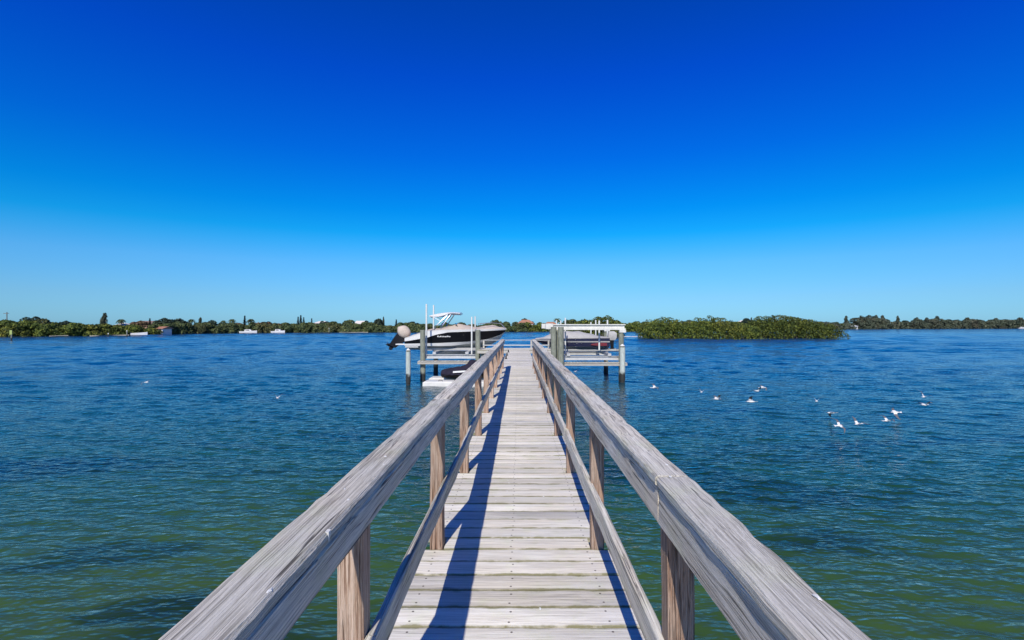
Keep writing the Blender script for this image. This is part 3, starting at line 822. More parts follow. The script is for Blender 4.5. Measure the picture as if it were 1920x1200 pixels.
def covered_boat():
    p = at(1004, 600, 34.8)
    # bow points to the pier: local +x is the bow, so turn the boat round
    root = tag(empty('motor_boat', (6.05, 34.8, 0)), 'dark blue boat under a grey canvas cover on the right lift', 'motor boat', 'boats on the lifts')
    root.rotation_euler = (0, 0, math.pi)
    L = 4.9
    W = [(0, 0.90), (0.4, 1.0), (0.68, 0.90), (0.86, 0.58), (0.96, 0.26), (1.0, 0.03)]
    Wc = [(0, 0.84), (0.4, 0.88), (0.68, 0.66), (0.86, 0.32), (0.96, 0.10), (1.0, 0.02)]
    keel = ([(0, 1.93), (0.6, 1.90), (0.85, 2.05), (1.0, 2.40)], [(0, 0.02), (1, 0.01)], 0.985)
    chine = ([(0, 2.08), (0.6, 2.10), (0.85, 2.22), (1.0, 2.44)], Wc, 0.99)
    mid = ([(0, 2.38), (0.6, 2.38), (0.85, 2.42), (1.0, 2.50)], [(a, lerp(b, c, .6)) for (a, b), (_, c) in zip(Wc, W)], 0.995)
    mid2 = ([(0, 2.46), (0.6, 2.46), (0.85, 2.48), (1.0, 2.53)], [(a, lerp(b, c, .8)) for (a, b), (_, c) in zip(Wc, W)], 0.997)
    gun = ([(0, 2.66), (0.6, 2.66), (0.85, 2.62), (1.0, 2.58)], W, 1.0)
    hull_parts(root, L, 1.05, [keel, chine, mid, mid2, gun], ['hull_grey', 'dark_hull', 'canvas_grey', 'dark_hull'], ['hull_bottom', 'hull_side', 'side_stripe', 'upper_side'])
    mb = MB(); rings = []
    top = [(0, 2.72), (0.10, 2.76), (0.28, 2.98), (0.40, 3.10), (0.62, 3.12), (0.72, 3.08), (0.80, 2.88), (0.90, 2.68), (1.0, 2.62)]
    for i in range(26):
        s = i / 25.0 * 0.995
        w = 1.05 * curve(W, s) * 1.02; zg = curve(gun[0], s) - 0.03; zt = max(curve(top, s), zg + 0.02)
        rings.append([(s * L * 1.004, w * (-1 + 2 * j / 8.0), zg + (zt - zg) * (1 - abs(-1 + 2 * j / 8.0) ** 1.9) + 0.02 * math.sin(i * 1.3 + j * 1.9) * (1 - (-1 + 2 * j / 8.0) ** 2)) for j in range(9)])
    mb.loft(rings, caps=False, closed=False); mb.build('canvas_cover', M['canvas_grey'], root, smooth=50)
    # pale outboard on the stern
    e = MB(); e.loft([[(-0.10, -.16, 2.5), (-0.10, .16, 2.5), (-0.50, .16, 2.5), (-0.50, -.16, 2.5)], [(-0.02, -.22, 2.75), (-0.02, .22, 2.75), (-0.62, .22, 2.75), (-0.62, -.22, 2.75)],
                      [(-0.06, -.20, 3.0), (-0.06, .20, 3.0), (-0.60, .20, 2.98), (-0.60, -.20, 2.98)], [(-0.18, -.10, 3.10), (-0.18, .10, 3.10), (-0.45, .10, 3.10), (-0.45, -.10, 3.10)]])
    en = e.build('outboard_cowling', M['canvas_grey'], root, smooth=40)
    e = MB(); e.loft([[(-0.16, -.09, 2.5), (-0.16, .09, 2.5), (-0.42, .09, 2.5), (-0.42, -.09, 2.5)], [(-0.22, -.06, 1.95), (-0.22, .06, 1.95), (-0.42, .06, 1.95), (-0.42, -.06, 1.95)], [(-0.26, -.02, 1.72), (-0.26, .02, 1.72), (-0.36, .02, 1.72), (-0.36, -.02, 1.72)]])
    e.build('outboard_leg', M['rubber'], en, smooth=30)
    # red decal-like fender on the near quarter (near side is local +y after the turn)
    mb = MB(); mb.loft([[(0.2, 1.0, 2.16), (0.2, 1.0, 2.34), (0.2, 0.93, 2.34), (0.2, 0.93, 2.16)], [(0.7, 1.02, 2.15), (0.7, 1.02, 2.36), (0.7, 0.93, 2.36), (0.7, 0.93, 2.15)], [(1.25, 1.0, 2.2), (1.25, 1.0, 2.27), (1.25, 0.93, 2.27), (1.25, 0.93, 2.2)]])
    mb.build('red_flash', M['red'], root)
covered_boat()

def jet_ski():
    fx0 = at(793, 720, 29.6).x
    f = tag(empty('drive_on_float', (fx0 + 1.9, 30.3, 0)), 'white moulded drive-on float on the water below the black boat', 'float')
    mb = MB()
    def slab(x0, x1, y0, y1, z0, z1, b=0.10):
        mb.loft([[(x0 + b, y0 + b, z0), (x1 - b, y0 + b, z0), (x1 - b, y1 - b, z0), (x0 + b, y1 - b, z0)], [(x0, y0, z0 + 0.06), (x1, y0, z0 + 0.06), (x1, y1, z0 + 0.06), (x0, y1, z0 + 0.06)],
                 [(x0, y0, z1 - 0.05), (x1, y0, z1 - 0.05), (x1, y1, z1 - 0.05), (x0, y1, z1 - 0.05)], [(x0 + b, y0 + b * .5, z1), (x1 - b, y0 + b * .5, z1), (x1 - b, y1 - b * .5, z1), (x0 + b, y1 - b * .5, z1)]])
    slab(-1.9, 1.9, -0.80, 0.28, -0.12, 0.26); mb.build('front_hull', M['float'], f, smooth=35)
    mb = MB(); slab(-1.88, 1.9, 1.12, 2.4, -0.12, 0.28); mb.build('rear_hull', M['float'], f, smooth=35)
    mb = MB(); slab(-1.6, 1.88, 0.30, 1.10, -0.10, 0.18); mb.build('cradle', M['float'], f, smooth=35)
    for x in (-0.9, 0.0, 0.9):
        mb = MB(); mb.tube([(x - 0.12, -0.62, 0.24), (x - 0.1, -0.62, 0.33), (x + 0.1, -0.62, 0.33), (x + 0.12, -0.62, 0.24)], 0.018, 6); mb.build('handle', M['rubber'], f)
    j = tag(empty('jet_ski', (fx0 + 2.35, 31.0, 0.18)), 'jet ski under a dark navy cover with a white stripe, on the white float', 'jet ski')
    mb = MB(); rings = []
    hl = [(0, .16), (.5, .06), (.8, .12), (1, .45)]
    for i in range(14):
        s = i / 13.0; x = -1.45 + 3.0 * s
        w = 0.52 * curve([(0, .85), (.4, 1), (.75, .85), (.93, .4), (1, .05)], s)
        k = curve(hl, s)
        rings.append([(x, 0, k), (x, w * .8, k + 0.12), (x, w, 0.40 + 0.1 * s), (x, 0, 0.50 + 0.1 * s), (x, -w, 0.40 + 0.1 * s), (x, -w * .8, k + 0.12)])
    mb.loft(rings); mb.build('hull', M['gel_black'], j, smooth=40)
    mb = MB(); rings = []
    top = [(0, .62), (.12, .74), (.35, .84), (.48, .92), (.60, 1.28), (.68, 1.26), (.80, .92), (1, .60)]
    for i in range(22):
        s = i / 21.0; x = -1.48 + 2.98 * s
        w = 0.56 * curve([(0, .80), (.4, 1), (.75, .88), (.93, .45), (1, .08)], s); zb = 0.34 + 0.12 * s; zt = curve(top, s)
        rings.append([(x, w * a, zb + (zt - zb) * max(0, (1 - abs(a) ** 2.0)) + 0.018 * math.sin(i * 2.2 + jx * 1.4)) for jx, a in enumerate([-1, -.9, -.65, -.3, 0, .3, .65, .9, 1])])
    mb.loft(rings, caps=False, closed=False); cv = mb.build('cover', M['navy'], j, smooth=50)
    mb = MB()
    rr = []
    for i in range(8):
        s = i / 7.0; x = -0.72 + 0.80 * s; rr.append([(x, -0.585, 0.50 + 0.05 * s), (x, -0.575, 0.60 + 0.05 * s), (x, -0.555, 0.60 + 0.05 * s), (x, -0.565, 0.50 + 0.05 * s)])
    mb.loft(rr); mb.build('white_stripe', M['gel_white'], cv)
jet_ski()

# ------------------------------------------------------------------ trees, islands and houses on the far shores
def leaf_cloud(rng, lobes, n, size, flat=0.85):
    """leaf clumps on and in a set of ellipsoid lobes (cx,cy,cz,rx,ry,rz) -> quads"""
    L = np.array(lobes)
    wgt = (L[:, 3] * L[:, 5]); wgt = wgt / wgt.sum()
    which = rng.choice(len(L), n, p=wgt)
    d = rng.normal(size=(n, 3)); d /= np.linalg.norm(d, axis=1)[:, None]
    d[:, 2] = np.where(d[:, 2] < -0.5, -d[:, 2], d[:, 2])
    r = rng.uniform(0.72, 1.06, n) ** 0.8
    P = L[which, :3] + d * L[which, 3:6] * r[:, None]
    nrm = d + rng.normal(scale=0.55, size=(n, 3)); nrm /= np.linalg.norm(nrm, axis=1)[:, None]
    t = np.cross(nrm, rng.normal(size=(n, 3))); t /= np.linalg.norm(t, axis=1)[:, None]
    b = np.cross(nrm, t)
    s = size * rng.uniform(0.55, 1.35, n)[:, None]
    a1, a2 = t * s, b * s * flat
    return np.stack([P - a1 * 1.0, P - a2 * 0.6 + a1 * 0.1, P + a1, P + a2 * 0.6 + a1 * 0.1], 1)

def crown_mesh(name, rng, r, h, z0, n, size, mat, nl=12, dome=0.8):
    lobes = []
    for i in range(nl):
        a = rng.uniform(0, 6.283); q = math.sqrt(rng.uniform(0, 1)) * 0.72
        z = rng.uniform(0.12, 0.78) * (1 - 0.45 * q * dome)
        k = rng.uniform(0.28, 0.5)
        lobes.append((math.cos(a) * q * r, math.sin(a) * q * r, z0 + z * h, r * k, r * k, h * k * 0.75))
    return quads_mesh(name, leaf_cloud(rng, lobes, n, size), M[mat])

def trunk_mesh(h, r, rng, limbs=4, spread=1.5):
    mb = MB()
    mb.tube([(0, 0, -0.4), (0.1 * h * rng.uniform(-.5, .5), 0, h * 0.5), (0, 0.05 * h, h)], [r, r * 0.75, r * 0.35], 7)
    for i in range(limbs):
        a = i * 6.283 / limbs + rng.uniform(-.4, .4)
        mb.tube([(0, 0, h * 0.45), (math.cos(a) * spread * 0.5, math.sin(a) * spread * 0.5, h * 0.72), (math.cos(a) * spread, math.sin(a) * spread, h * 1.0)], [r * 0.55, r * 0.4, r * 0.15], 5)
    return mb.mesh('trunk', M['bark'], smooth=True)

rngT = np.random.RandomState(77)
KINDS = {}
def kind_broad(key, mat, r, h, n=1500, size=0.42):
    KINDS[key] = [(trunk_mesh(h * 0.6, 0.22, rngT, 4, r * 0.5), crown_mesh('crown', rngT, r, h * 0.86, h * 0.14, n, size, mat)) for _ in range(3)]
kind_broad('broad', 'broad', 3.6, 5.6)
kind_broad('dark', 'dark_leaf', 3.4, 6.0)
kind_broad('dry', 'dry_leaf', 3.4, 5.0)
kind_broad('bush', 'mangrove', 3.2, 4.2)
def conifer(h, r, n):
    V = []
    for i in range(n):
        z = h * (0.12 + 0.88 * rngT.uniform(0, 1) ** 0.9); tier = math.floor(z / (h / 11.0)) * (h / 11.0)
        rr = r * (1.02 - z / h) * (0.35 + 0.65 * (1 - (z - tier) / (h / 11.0)))
        a = rngT.uniform(0, 6.283); q = rngT.uniform(0.25, 1.0) * max(rr, 0.15)
        c = np.array([math.cos(a) * q, math.sin(a) * q, z]); out = np.array([math.cos(a), math.sin(a), 0.18]); side = np.array([-math.sin(a), math.cos(a), 0])
        s = rngT.uniform(0.25, 0.42)
        V.append([c - out * s, c - side * s * 0.5, c + out * s, c + side * s * 0.5 + np.array([0, 0, 0.1])])
    return quads_mesh('crown', np.array(V), M['dark_leaf'])
KINDS['conifer'] = []
for _ in range(2):
    tm = MB(); tm.tube([(0, 0, -.4), (0, 0, 6), (0, 0, 11.6)], [0.22, 0.14, 0.03], 7)
    KINDS['conifer'].append((tm.mesh('trunk', M['bark'], True), conifer(12.0, 2.3, 1300)))
def palm(h, n_f=15):
    tm = MB(); tm.tube([(0, 0, -.4), (0.15, 0, h * 0.5), (0.35, 0, h)], [0.2, 0.15, 0.13], 8)
    V = []; base = np.array([0.35, 0, h])
    for i in range(n_f):
        a = 6.283 * i / n_f + rngT.uniform(-.2, .2); up = rngT.uniform(-0.2, 0.9)
        for k in range(7):
            def pt(s): return base + np.array([math.cos(a) * 2.1 * s, math.sin(a) * 2.1 * s, (up * s - 1.35 * s * s) * 1.5])
            p0, p1 = pt(k / 7.0), pt((k + 1) / 7.0); side = np.array([-math.sin(a), math.cos(a), 0]) * (0.34 * math.sin(math.pi * (k + 0.9) / 8.2)); dr = np.array([0, 0, -0.16])
            V.append([p0, p1, p1 + side + dr, p0 + side + dr]); V.append([p0, p0 - side + dr, p1 - side + dr, p1])
    return tm.mesh('trunk', M['bark'], True), quads_mesh('crown', np.array(V), M['palm_leaf'])
KINDS['palm'] = [palm(6.0), palm(6.5)]
def casuarina(h, r, n):
    lobes = []
    for i in range(22):
        z = 0.06 + 0.9 * (i + rngT.uniform(0, 1)) / 22.0; q = rngT.uniform(0, 0.6) * r * (1.05 - z * 0.7); a = rngT.uniform(0, 6.283); k = rngT.uniform(0.3, 0.5) * r * (1.2 - z * 0.7)
        lobes.append((math.cos(a) * q, math.sin(a) * q, z * h, k, k, k * 1.3))
    return quads_mesh('crown', leaf_cloud(rngT, lobes, n, 0.62, 0.55), M['feathery'])
KINDS['casuarina'] = []
for _ in range(3):
    tm = MB(); tm.tube([(0, 0, -.4), (0.2, 0, 4), (0, 0, 8.4)], [0.25, 0.16, 0.05], 7)
    KINDS['casuarina'].append((tm.mesh('trunk', M['bark'], True), casuarina(9.0, 4.2, 2200)))
HEIGHT = dict(broad=5.6, dark=6.0, dry=5.0, bush=4.2, conifer=12.0, palm=7.0, casuarina=9.0)
NAME = dict(broad='broadleaf_tree', dark='evergreen_tree', dry='broadleaf_tree', bush='mangrove_bush', conifer='norfolk_pine', palm='palm_tree', casuarina='casuarina_tree')
rngP = random.Random(99)
def tree(kind, px, ptop, back, label, cat='tree', group=None, width=1.0):
    p, d0 = shore_pt(px)
    d = d0 + back
    top = CAM_Z - (ptop - 609) * d / F
    gz = 0.5 if back > 3 else 0.1
    k = max(0.25, (top - gz) / HEIGHT[kind])
    r = tag(empty(NAME[kind], ((px - 972) * d / F, d, gz), rngP.uniform(0, 6.28)), label, cat, group)
    wd = k * width
    r.scale = (wd, wd, k)
    tm, cm = rngP.choice(KINDS[kind])
    link('trunk', tm, r); link('crown', cm, r)
    return r

# the continuous mangrove fringe, which no one could count
def fringe(name, px0, px1, step, back, ptop, n_per, size, label, mat='mangrove', jit=4):
    rng = np.random.RandomState(int(px0) + 7000); lobes = []
    px = px0
    while px < px1:
        p, d0 = shore_pt(px); d = d0 + back + rng.uniform(0, 3)
        hgt = max(1.2, CAM_Z - (ptop(px) + rng.uniform(-jit, jit) - 609) * d / F)
        w = step * d / F
        for z in (0.08, 0.38, 0.66):
            lobes.append(((px - 972 + rng.uniform(-.6, .6) * step) * d / F, d + rng.uniform(-1, 2) + z * 2, hgt * (z + 0.04), w * rng.uniform(0.8, 1.5), w * 1.2, hgt * rng.uniform(0.24, 0.34)))
        px += step * rng.uniform(0.6, 1.2)
    o = link(name, quads_mesh(name, leaf_cloud(rng, lobes, int(n_per * len(lobes)), size), M[mat]))
    tag(o, label, 'mangroves', kind='stuff')
def far_right_top(px):
    for a, b, t in ((1610, 1665, 598), (1665, 1680, 605), (1680, 1694, 600), (1694, 1710, 605), (1710, 1770, 600), (1770, 2700, 601)):
        if a <= px < b: return t
    return 605
def top_left(px):
    if px < 90: return 604
    if px < 240: return 609
    if px < 330: return 614
    return 609
fringe('mangrove_fringe', -700, 300, 9, 0.5, top_left, 300, 0.36, 'dense mangrove fringe along the nearer left shore')
fringe('mangrove_fringe', 280, 1000, 7, 1.0, lambda p: 608, 260, 0.44, 'mangrove and shrub fringe along the far left shore', 'broad')
fringe('mangrove_fringe', 985, 1300, 7, 1, lambda p: 608 if p < 1080 else 605, 200, 0.42, 'low mangrove fringe behind the right boat lift')
fringe('mangrove_fringe', 1290, 2700, 8, 1, far_right_top, 240, 0.75, 'feathery tree and shrub mass along the far right shore', 'feathery', 3)

def thicket(name, label, px0, px1, d, prof, depth, n, size):
    """mangrove island clump: crown outline prof(px) in photo rows, arching prop roots at its rim"""
    rng = np.random.RandomState(int(px0)); lobes = []
    cx = ((px0 + px1) / 2 - 972) * d / F
    root = tag(empty(name, (cx, d + depth / 2, 0)), label, 'mangroves', 'mangrove islets')
    steps = int((px1 - px0) / 7)
    for i in range(steps + 1):
        px = lerp(px0 + 6, px1 - 6, i / steps)
        top = CAM_Z - (prof(px) - 609) * (d + depth * 0.4) / F
        for row in range(4):
            yy = depth * (row + rng.uniform(-.3, .3)) / 3.0
            hf = [0.70, 0.93, 1.0, 0.8][row] * rng.uniform(0.86, 1.06)
            for z in (0.06, 0.34, 0.60, 0.84):
                r = rng.uniform(0.75, 1.3)
                lobes.append(((px - 972) * d / F - cx + rng.uniform(-.7, .7), yy - depth / 2 - (0.5 - z) * 0.8, top * hf * z + 0.1, r, r, min(r * 0.85, top * 0.2)))
    link('crown', quads_mesh('crown', leaf_cloud(rng, lobes, n, size), M['mangrove']), root)
    rr = random.Random(int(px0)); mb = MB()
    for i in range(70):
        x = lerp((px0 + 8 - 972) * d / F, (px1 - 8 - 972) * d / F, rr.random()) - cx; y = -depth / 2 + rr.uniform(-0.6, 1.0); h = rr.uniform(0.6, 1.3); s = rr.uniform(-.8, .8)
        mb.tube([(x, y, -0.5), (x + s * 0.4, y + .2, h * 0.7), (x + s, y + 0.8, h)], [0.05, 0.05, 0.04], 5)
    o = mb.build('prop_roots', M['bark'], root); o['kind'] = 'stuff'
    return root

def prof_a(px): return curve([(1207, 612), (1218, 604), (1240, 598), (1256, 595), (1275, 601), (1310, 602), (1330, 597), (1352, 593), (1372, 598), (1392, 604), (1412, 607), (1424, 616)], px)
def prof_b(px): return curve([(1416, 614), (1430, 600), (1450, 592), (1480, 589), (1505, 590), (1525, 594), (1540, 601), (1560, 604), (1572, 608), (1584, 614)], px)
def prof_c(px): return curve([(1070, 610), (1086, 606), (1100, 601), (1125, 594), (1145, 592), (1155, 597), (1164, 604), (1172, 612)], px)
thicket('mangrove_islet', 'left of the two olive mangrove islets, with two low humps', 1207, 1424, 127, prof_a, 9, 28000, 0.22)
thicket('mangrove_islet', 'right of the two olive mangrove islets, one broad dome', 1416, 1584, 131, prof_b, 10, 26000, 0.22)
thicket('mangrove_islet', 'tall mangrove clump behind the white beam of the right lift', 1080, 1172, 150, prof_c, 9, 10000, 0.30)

# trees that stand out along the skyline, left to right
tree('broad', 45, 598, 8, 'rounded tree above the mangroves right of the utility pole at the left edge', width=1.2)
tree('dark', 62, 592, 10, 'taller of the dark trees near the left edge of the shore')
tree('broad', 86, 594, 9, 'spreading dark tree at the right end of the left-edge clump', width=1.3)
tree('dark', 120, 602, 9, 'low dark domed tree left of the tall square tree', width=1.3)
tree('casuarina', 195, 588, 12, 'tall narrow dark tree standing alone on the left shore', width=0.55)
tree('palm', 228, 597, 9, 'palm left of the brown roofed house')
tree('dry', 262, 603, 16, 'brownish tree behind the white boathouse', width=1.3)
tree('conifer', 281, 597, 14, 'small pointed tree right above the white boathouse', width=1.52)
tree('dark', 312, 597, 9, 'left half of the big dark tree clump right of the boathouse', width=1.4)
tree('dark', 330, 597, 10, 'right half of the big dark tree clump right of the boathouse', width=1.5)
tree('palm', 358, 597, 12, 'palm right of the big dark tree clump')
tree('casuarina', 376, 596, 12, 'slim dark tree between two palms on the left shore', width=0.5)
tree('dark', 402, 600, 8, 'flat topped dark tree on the left shore', width=1.3)
tree('palm', 420, 598, 12, 'short palm among the trees left of the moored boats')
tree('palm', 436, 597, 11, 'palm beside the reddish shrub on the left shore')
tree('dry', 446, 606, 5, 'reddish brown tree left of the moored white boats', width=1.2)
tree('conifer', 459, 592, 14, 'lone pointed conifer above the moored white boats', width=1.52)
tree('palm', 471, 595, 12, 'small palm right of the lone conifer')
tree('dry', 488, 602, 8, 'grey brown tree right of the small palm', width=1.4)
tree('dark', 502, 602, 8, 'bluish green tree above the second moored boat', width=1.4)
tree('dry', 521, 605, 6, 'bare looking brown tree above the second moored boat', width=1.3)
tree('conifer', 559, 594, 14, 'left of the three pointed conifers in a row', group='three conifers in a row', width=1.33)
tree('conifer', 564, 591, 15, 'tallest middle one of the three pointed conifers in a row', group='three conifers in a row', width=1.42)
tree('conifer', 569.5, 595, 14, 'right of the three pointed conifers in a row', group='three conifers in a row', width=1.33)
tree('conifer', 584.5, 597, 14, 'single pointed conifer right of the three in a row', width=1.33)
tree('dark', 607, 601, 10, 'small dark tree between the two pale roofs', width=1.1)
tree('broad', 626, 602, 8, 'low rounded tree right of the flat pale roof', width=1.5)
tree('broad', 656, 597, 9, 'tall rounded tree left of the cream gabled roof', width=1.3)
tree('dark', 684, 601, 8, 'dark tree touching the cream gabled roof on its right', width=0.9)
tree('dark', 707, 598, 9, 'dark domed tree in the middle of the left shore', width=1.2)
tree('casuarina', 719, 596, 12, 'slim dark tree right of the dark domed tree', width=0.4)
tree('conifer', 743, 599, 10, 'small conifer just left of the outboard engine', width=1.71)
tree('dark', 771, 602, 8, 'dark tree right above the covered outboard engine', width=1.4)
tree('broad', 930, 601, 8, 'round tree just right of the black boat bow', width=1.0)
tree('broad', 948, 604, 8, 'lower tree between the boat bow and the pink house', width=1.1)
tree('broad', 968, 601, 8, 'bright green tree left of the pink house', width=0.9)
tree('dark', 988, 597, 14, 'dark tree behind the pink house', width=1.2)
tree('broad', 1018, 604, 6, 'yellowish tree right of the pink house', width=1.2)
tree('palm', 1044, 594, 10, 'tall palm above the left end of the white lift beam')
tree('broad', 1072, 600, 6, 'rounded tree above the white lift beam', width=1.5)
for i, (px, pt, w) in enumerate([(1192, 603, 1.3), (1230, 602, 1.3), (1296, 602, 1.4), (1385, 602, 1.3)]):
    tree('broad', px, pt, 10, ['low tree in the gap left of the islets', 'tree showing over the left hump of the left islet', 'tree showing over the dip of the left islet', 'tree left of the cream roof behind the islets'][i], width=w)
tree('dark', 1397, 597, 10, 'dark round tree above the cream roof behind the islets', width=1.1)
tree('casuarina', 1409, 596, 10, 'slim dark tree between the two islets', width=0.35)
for px, pt, kd, w, lb in [(1570, 602, 'broad', 1.4, 'low tree just behind the right end of the islets'), (1587, 594, 'casuarina', 0.8, 'feathery tree standing right of the islets'),
                          (1615, 593, 'casuarina', 1.0, 'leftmost of the feathery row on the far right shore'), (1628, 592, 'casuarina', 1.0, 'second of the feathery row on the far right shore'),
                          (1641, 592, 'casuarina', 1.0, 'third of the feathery row on the far right shore'), (1654, 593, 'casuarina', 0.9, 'rightmost of the feathery row on the far right shore'),
                          (1683, 594, 'casuarina', 0.75, 'single feathery tree in the gap of the far right shore'), (1700, 601, 'dark', 1.5, 'low dark tree right of the single feathery tree'),
                          (1718, 596, 'casuarina', 0.9, 'feathery tree starting the long right row'), (1738, 597, 'casuarina', 1.2, 'wide feathery tree in the long right row'),
                          (1758, 594, 'casuarina', 1.0, 'tall feathery tree in the long right row'), (1785, 598, 'dark', 1.5, 'rounded dark tree in the long right row'),
                          (1812, 596, 'casuarina', 1.2, 'spreading feathery tree towards the right edge'), (1838, 599, 'dark', 1.6, 'low rounded tree towards the right edge'),
                          (1866, 597, 'casuarina', 1.1, 'feathery tree close to the right edge'), (1893, 598, 'dark', 1.5, 'dark tree close to the right edge'), (1915, 596, 'casuarina', 1.3, 'feathery tree cut by the right edge')]:
    tree(kd, px, pt, 10, lb, width=w, group='far right shore trees')

def house(px, back, w, dp, hw, hr, wall, roof, label, rz=0.0, nwin=3, gable=False):
    p, d0 = shore_pt(px); d = d0 + back
    r = tag(empty('shore_house', ((px - 972) * d / F, d, 0.4), rz), label, 'house', 'houses on the far shores')
    mb = MB(); mb.box(-w / 2, w / 2, 0, dp, -0.6, hw); mb.build('wall', M[wall], r)
    e = 0.5; mb = MB()
    rid = (0.5 if gable else 0.24) * w
    a = [(-w / 2 - e, -e, hw), (w / 2 + e, -e, hw), (w / 2 + e, dp + e, hw), (-w / 2 - e, dp + e, hw)]
    lift = 0.02; x1 = w / 2 + e if gable else rid
    t = [(-x1, dp / 2, hw + hr), (x1, dp / 2, hw + hr)]
    b = [(x, y, z - 0.15) for x, y, z in a]
    mb.add(a + t + b, [(0, 1, 5, 4), (1, 2, 5), (2, 3, 4, 5), (3, 0, 4), (9, 8, 7, 6), (0, 6, 7, 1), (1, 7, 8, 2), (2, 8, 9, 3), (3, 9, 6, 0)])
    mb.build('roof', M[roof], r, (0, 0, lift))
    for i in range(nwin):
        x = lerp(-w / 2 + w / (nwin * 2), w / 2 - w / (nwin * 2), i / max(1, nwin - 1)); ww = w / nwin * 0.3
        mb = MB(); mb.box(x - ww - 0.08, x + ww + 0.08, -0.06, -0.004, hw * 0.30, hw * 0.86); f = mb.build('window', M['gel_white'], r)
        mb = MB(); mb.box(x - ww, x + ww, -0.09, -0.065, hw * 0.34, hw * 0.82); mb.build('pane', M['glass'], f)
    return r
house(224, 10, 3, 4, 2.9, 0.9, 'stucco', 'stucco', 'small cream house half hidden left of the boathouse')
house(262, 20, 11, 8, 3.0, 1.7, 'stucco', 'tile_b', 'brown roofed house behind the white boathouse', nwin=4)
house(288, 1.5, 6.4, 5, 1.8, 0.7, 'gel_white', 'tile_o', 'small white boathouse with an orange roof at the waterline', nwin=4, gable=True)
house(600, 20, 5.5, 6, 4.0, 1.0, 'stucco', 'stucco', 'pale house with a flat roof above the mangroves')
house(675, 14, 4.5, 6, 3.5, 1.6, 'stucco', 'stucco', 'cream gabled house above the trees in mid left shore', gable=True)
house(986, 6, 7.5, 6, 4.0, 1.8, 'stucco_p', 'tile_o', 'pink house with a red tile roof seen over the pier')
house(1033, 8, 7, 6, 3.2, 1.5, 'stucco_p', 'tile_o', 'pink roofed house left of the tall palm')
house(1398, 14, 8, 7, 4.4, 2.0, 'stucco', 'stucco', 'cream roofed house showing between the two islets')
house(1600, 0.5, 7, 5, 2.0, 0.8, 'gel_white', 'tile_w', 'white boathouse just right of the islets')

def moored(px, off, L, label, cab=True, rz=0.1):
    p, d0 = shore_pt(px); d = d0 - off
    r = tag(empty('moored_boat', ((px - 972) * d / F, d, 0), rz), label, 'boat', 'white boats moored on the far shore')
    mb = MB(); rings = []
    for i in range(10):
        s = i / 9.0; x = -L / 2 + L * s; w = 1.1 * curve([(0, .85), (.5, 1), (.85, .55), (1, .05)], s); z = 0.75 + 0.35 * s * s
        rings.append([(x, 0, -0.25 + 0.3 * s ** 3), (x, w * 0.85, 0.1), (x, w, z), (x, 0, z + 0.03), (x, -w, z), (x, -w * 0.85, 0.1)])
    mb.loft(rings); mb.build('hull', M['gel_white'], r, smooth=35)
    if cab:
        mb = MB(); mb.loft([[(-L * .2, -.75, .8), (L * .2, -.6, .85), (L * .2, .6, .85), (-L * .2, .75, .8)], [(-L * .18, -.65, 1.6), (L * .1, -.5, 1.6), (L * .1, .5, 1.6), (-L * .18, .65, 1.6)]]); c = mb.build('cabin', M['gel_white'], r)
        mb = MB(); mb.box(-L * .15, L * .09, -0.735, -0.70, 1.1, 1.42); mb.build('window', M['glass'], c)
    mb = MB(); mb.box(-L / 2 - 0.4, -L / 2 - 0.01, -.2, .2, 0.3, 1.2); mb.build('outboard', M['rubber'], r)
moored(466, 2, 7.0, 'left of the two white boats moored on the left shore')
moored(522, 2, 6.0, 'right of the two white boats moored on the left shore', True, -0.1)
moored(262, 3, 5.0, 'small white boat beside the orange roofed boathouse', False)
moored(1916, 4, 8.0, 'pale boat moored by the far right shore', True)

def beach(px0, px1, label):
    mb = MB(); rows = []
    for i in range(15):
        px = lerp(px0, px1, i / 14.0); p, d = shore_pt(px); q = p.normalized(); w = math.sin(math.pi * (i + 0.5) / 15)
        rows.append([p - q * (0.5 + 5 * w) + Vector((0, 0, -0.2)), p - q * (0.4 + 3 * w) + Vector((0, 0, 0.05)), p + Vector((0, 0, 0.16)), p + q * 2.5 + Vector((0, 0, 0.3))])
    mb.loft(rows, caps=False, closed=False)
    tag(mb.build('sand_beach', M['sand']), label, 'beach', kind='structure')
beach(92, 128, 'pale sand strip'); beach(168, 242, 'pale sand strip'); beach(636, 690, 'pale sand strip')

def marker(px, d, ptop, label, sq=True):
    t = at(px, ptop, d)
    o = tag(empty('channel_marker', (t.x, d, 0)), label, 'marker', 'marker posts in the bay')
    mb = MB(); mb.tube([(0, 0, -1), (0, 0, t.z)], 0.14, 8); mb.build('post', M['piling'], o, smooth=True)
    if sq:
        mb = MB(); mb.box(-.28, .28, -.18, -.15, t.z - 1.0, t.z - 0.02); mb.build('board', M['marker_g'], o)
    else:
        mb = MB(); mb.tube([(0, 0, t.z), (0, 0, t.z + .3)], [.16, .02], 8); mb.build('cap', M['pvc'], o)
marker(21.5, 118, 619, 'marker post with a yellow green board near the left edge')
marker(238, 150, 621, 'white capped post standing off the sand strip', False)
marker(203, 152, 626, 'short dark post in front of the sand strip', False)
marker(617, 205, 616, 'pale post in front of the mangroves in mid left shore', False)

u = shore_pt(13)[0]
up = tag(empty('utility_pole', (u.x * 1.08, u.y * 1.08, 0.4)), 'utility pole with crossarm at the left edge of the shore', 'utility pole')
mb = MB(); mb.tube([(0, 0, -.5), (0, 0, 7.2)], [.16, .11], 8); mb.build('pole', M['bark'], up, smooth=True)
mb = MB(); mb.box(-1.1, 0.6, -.06, .06, 6.7, 6.85); mb.build('crossarm', M['bark'], up)

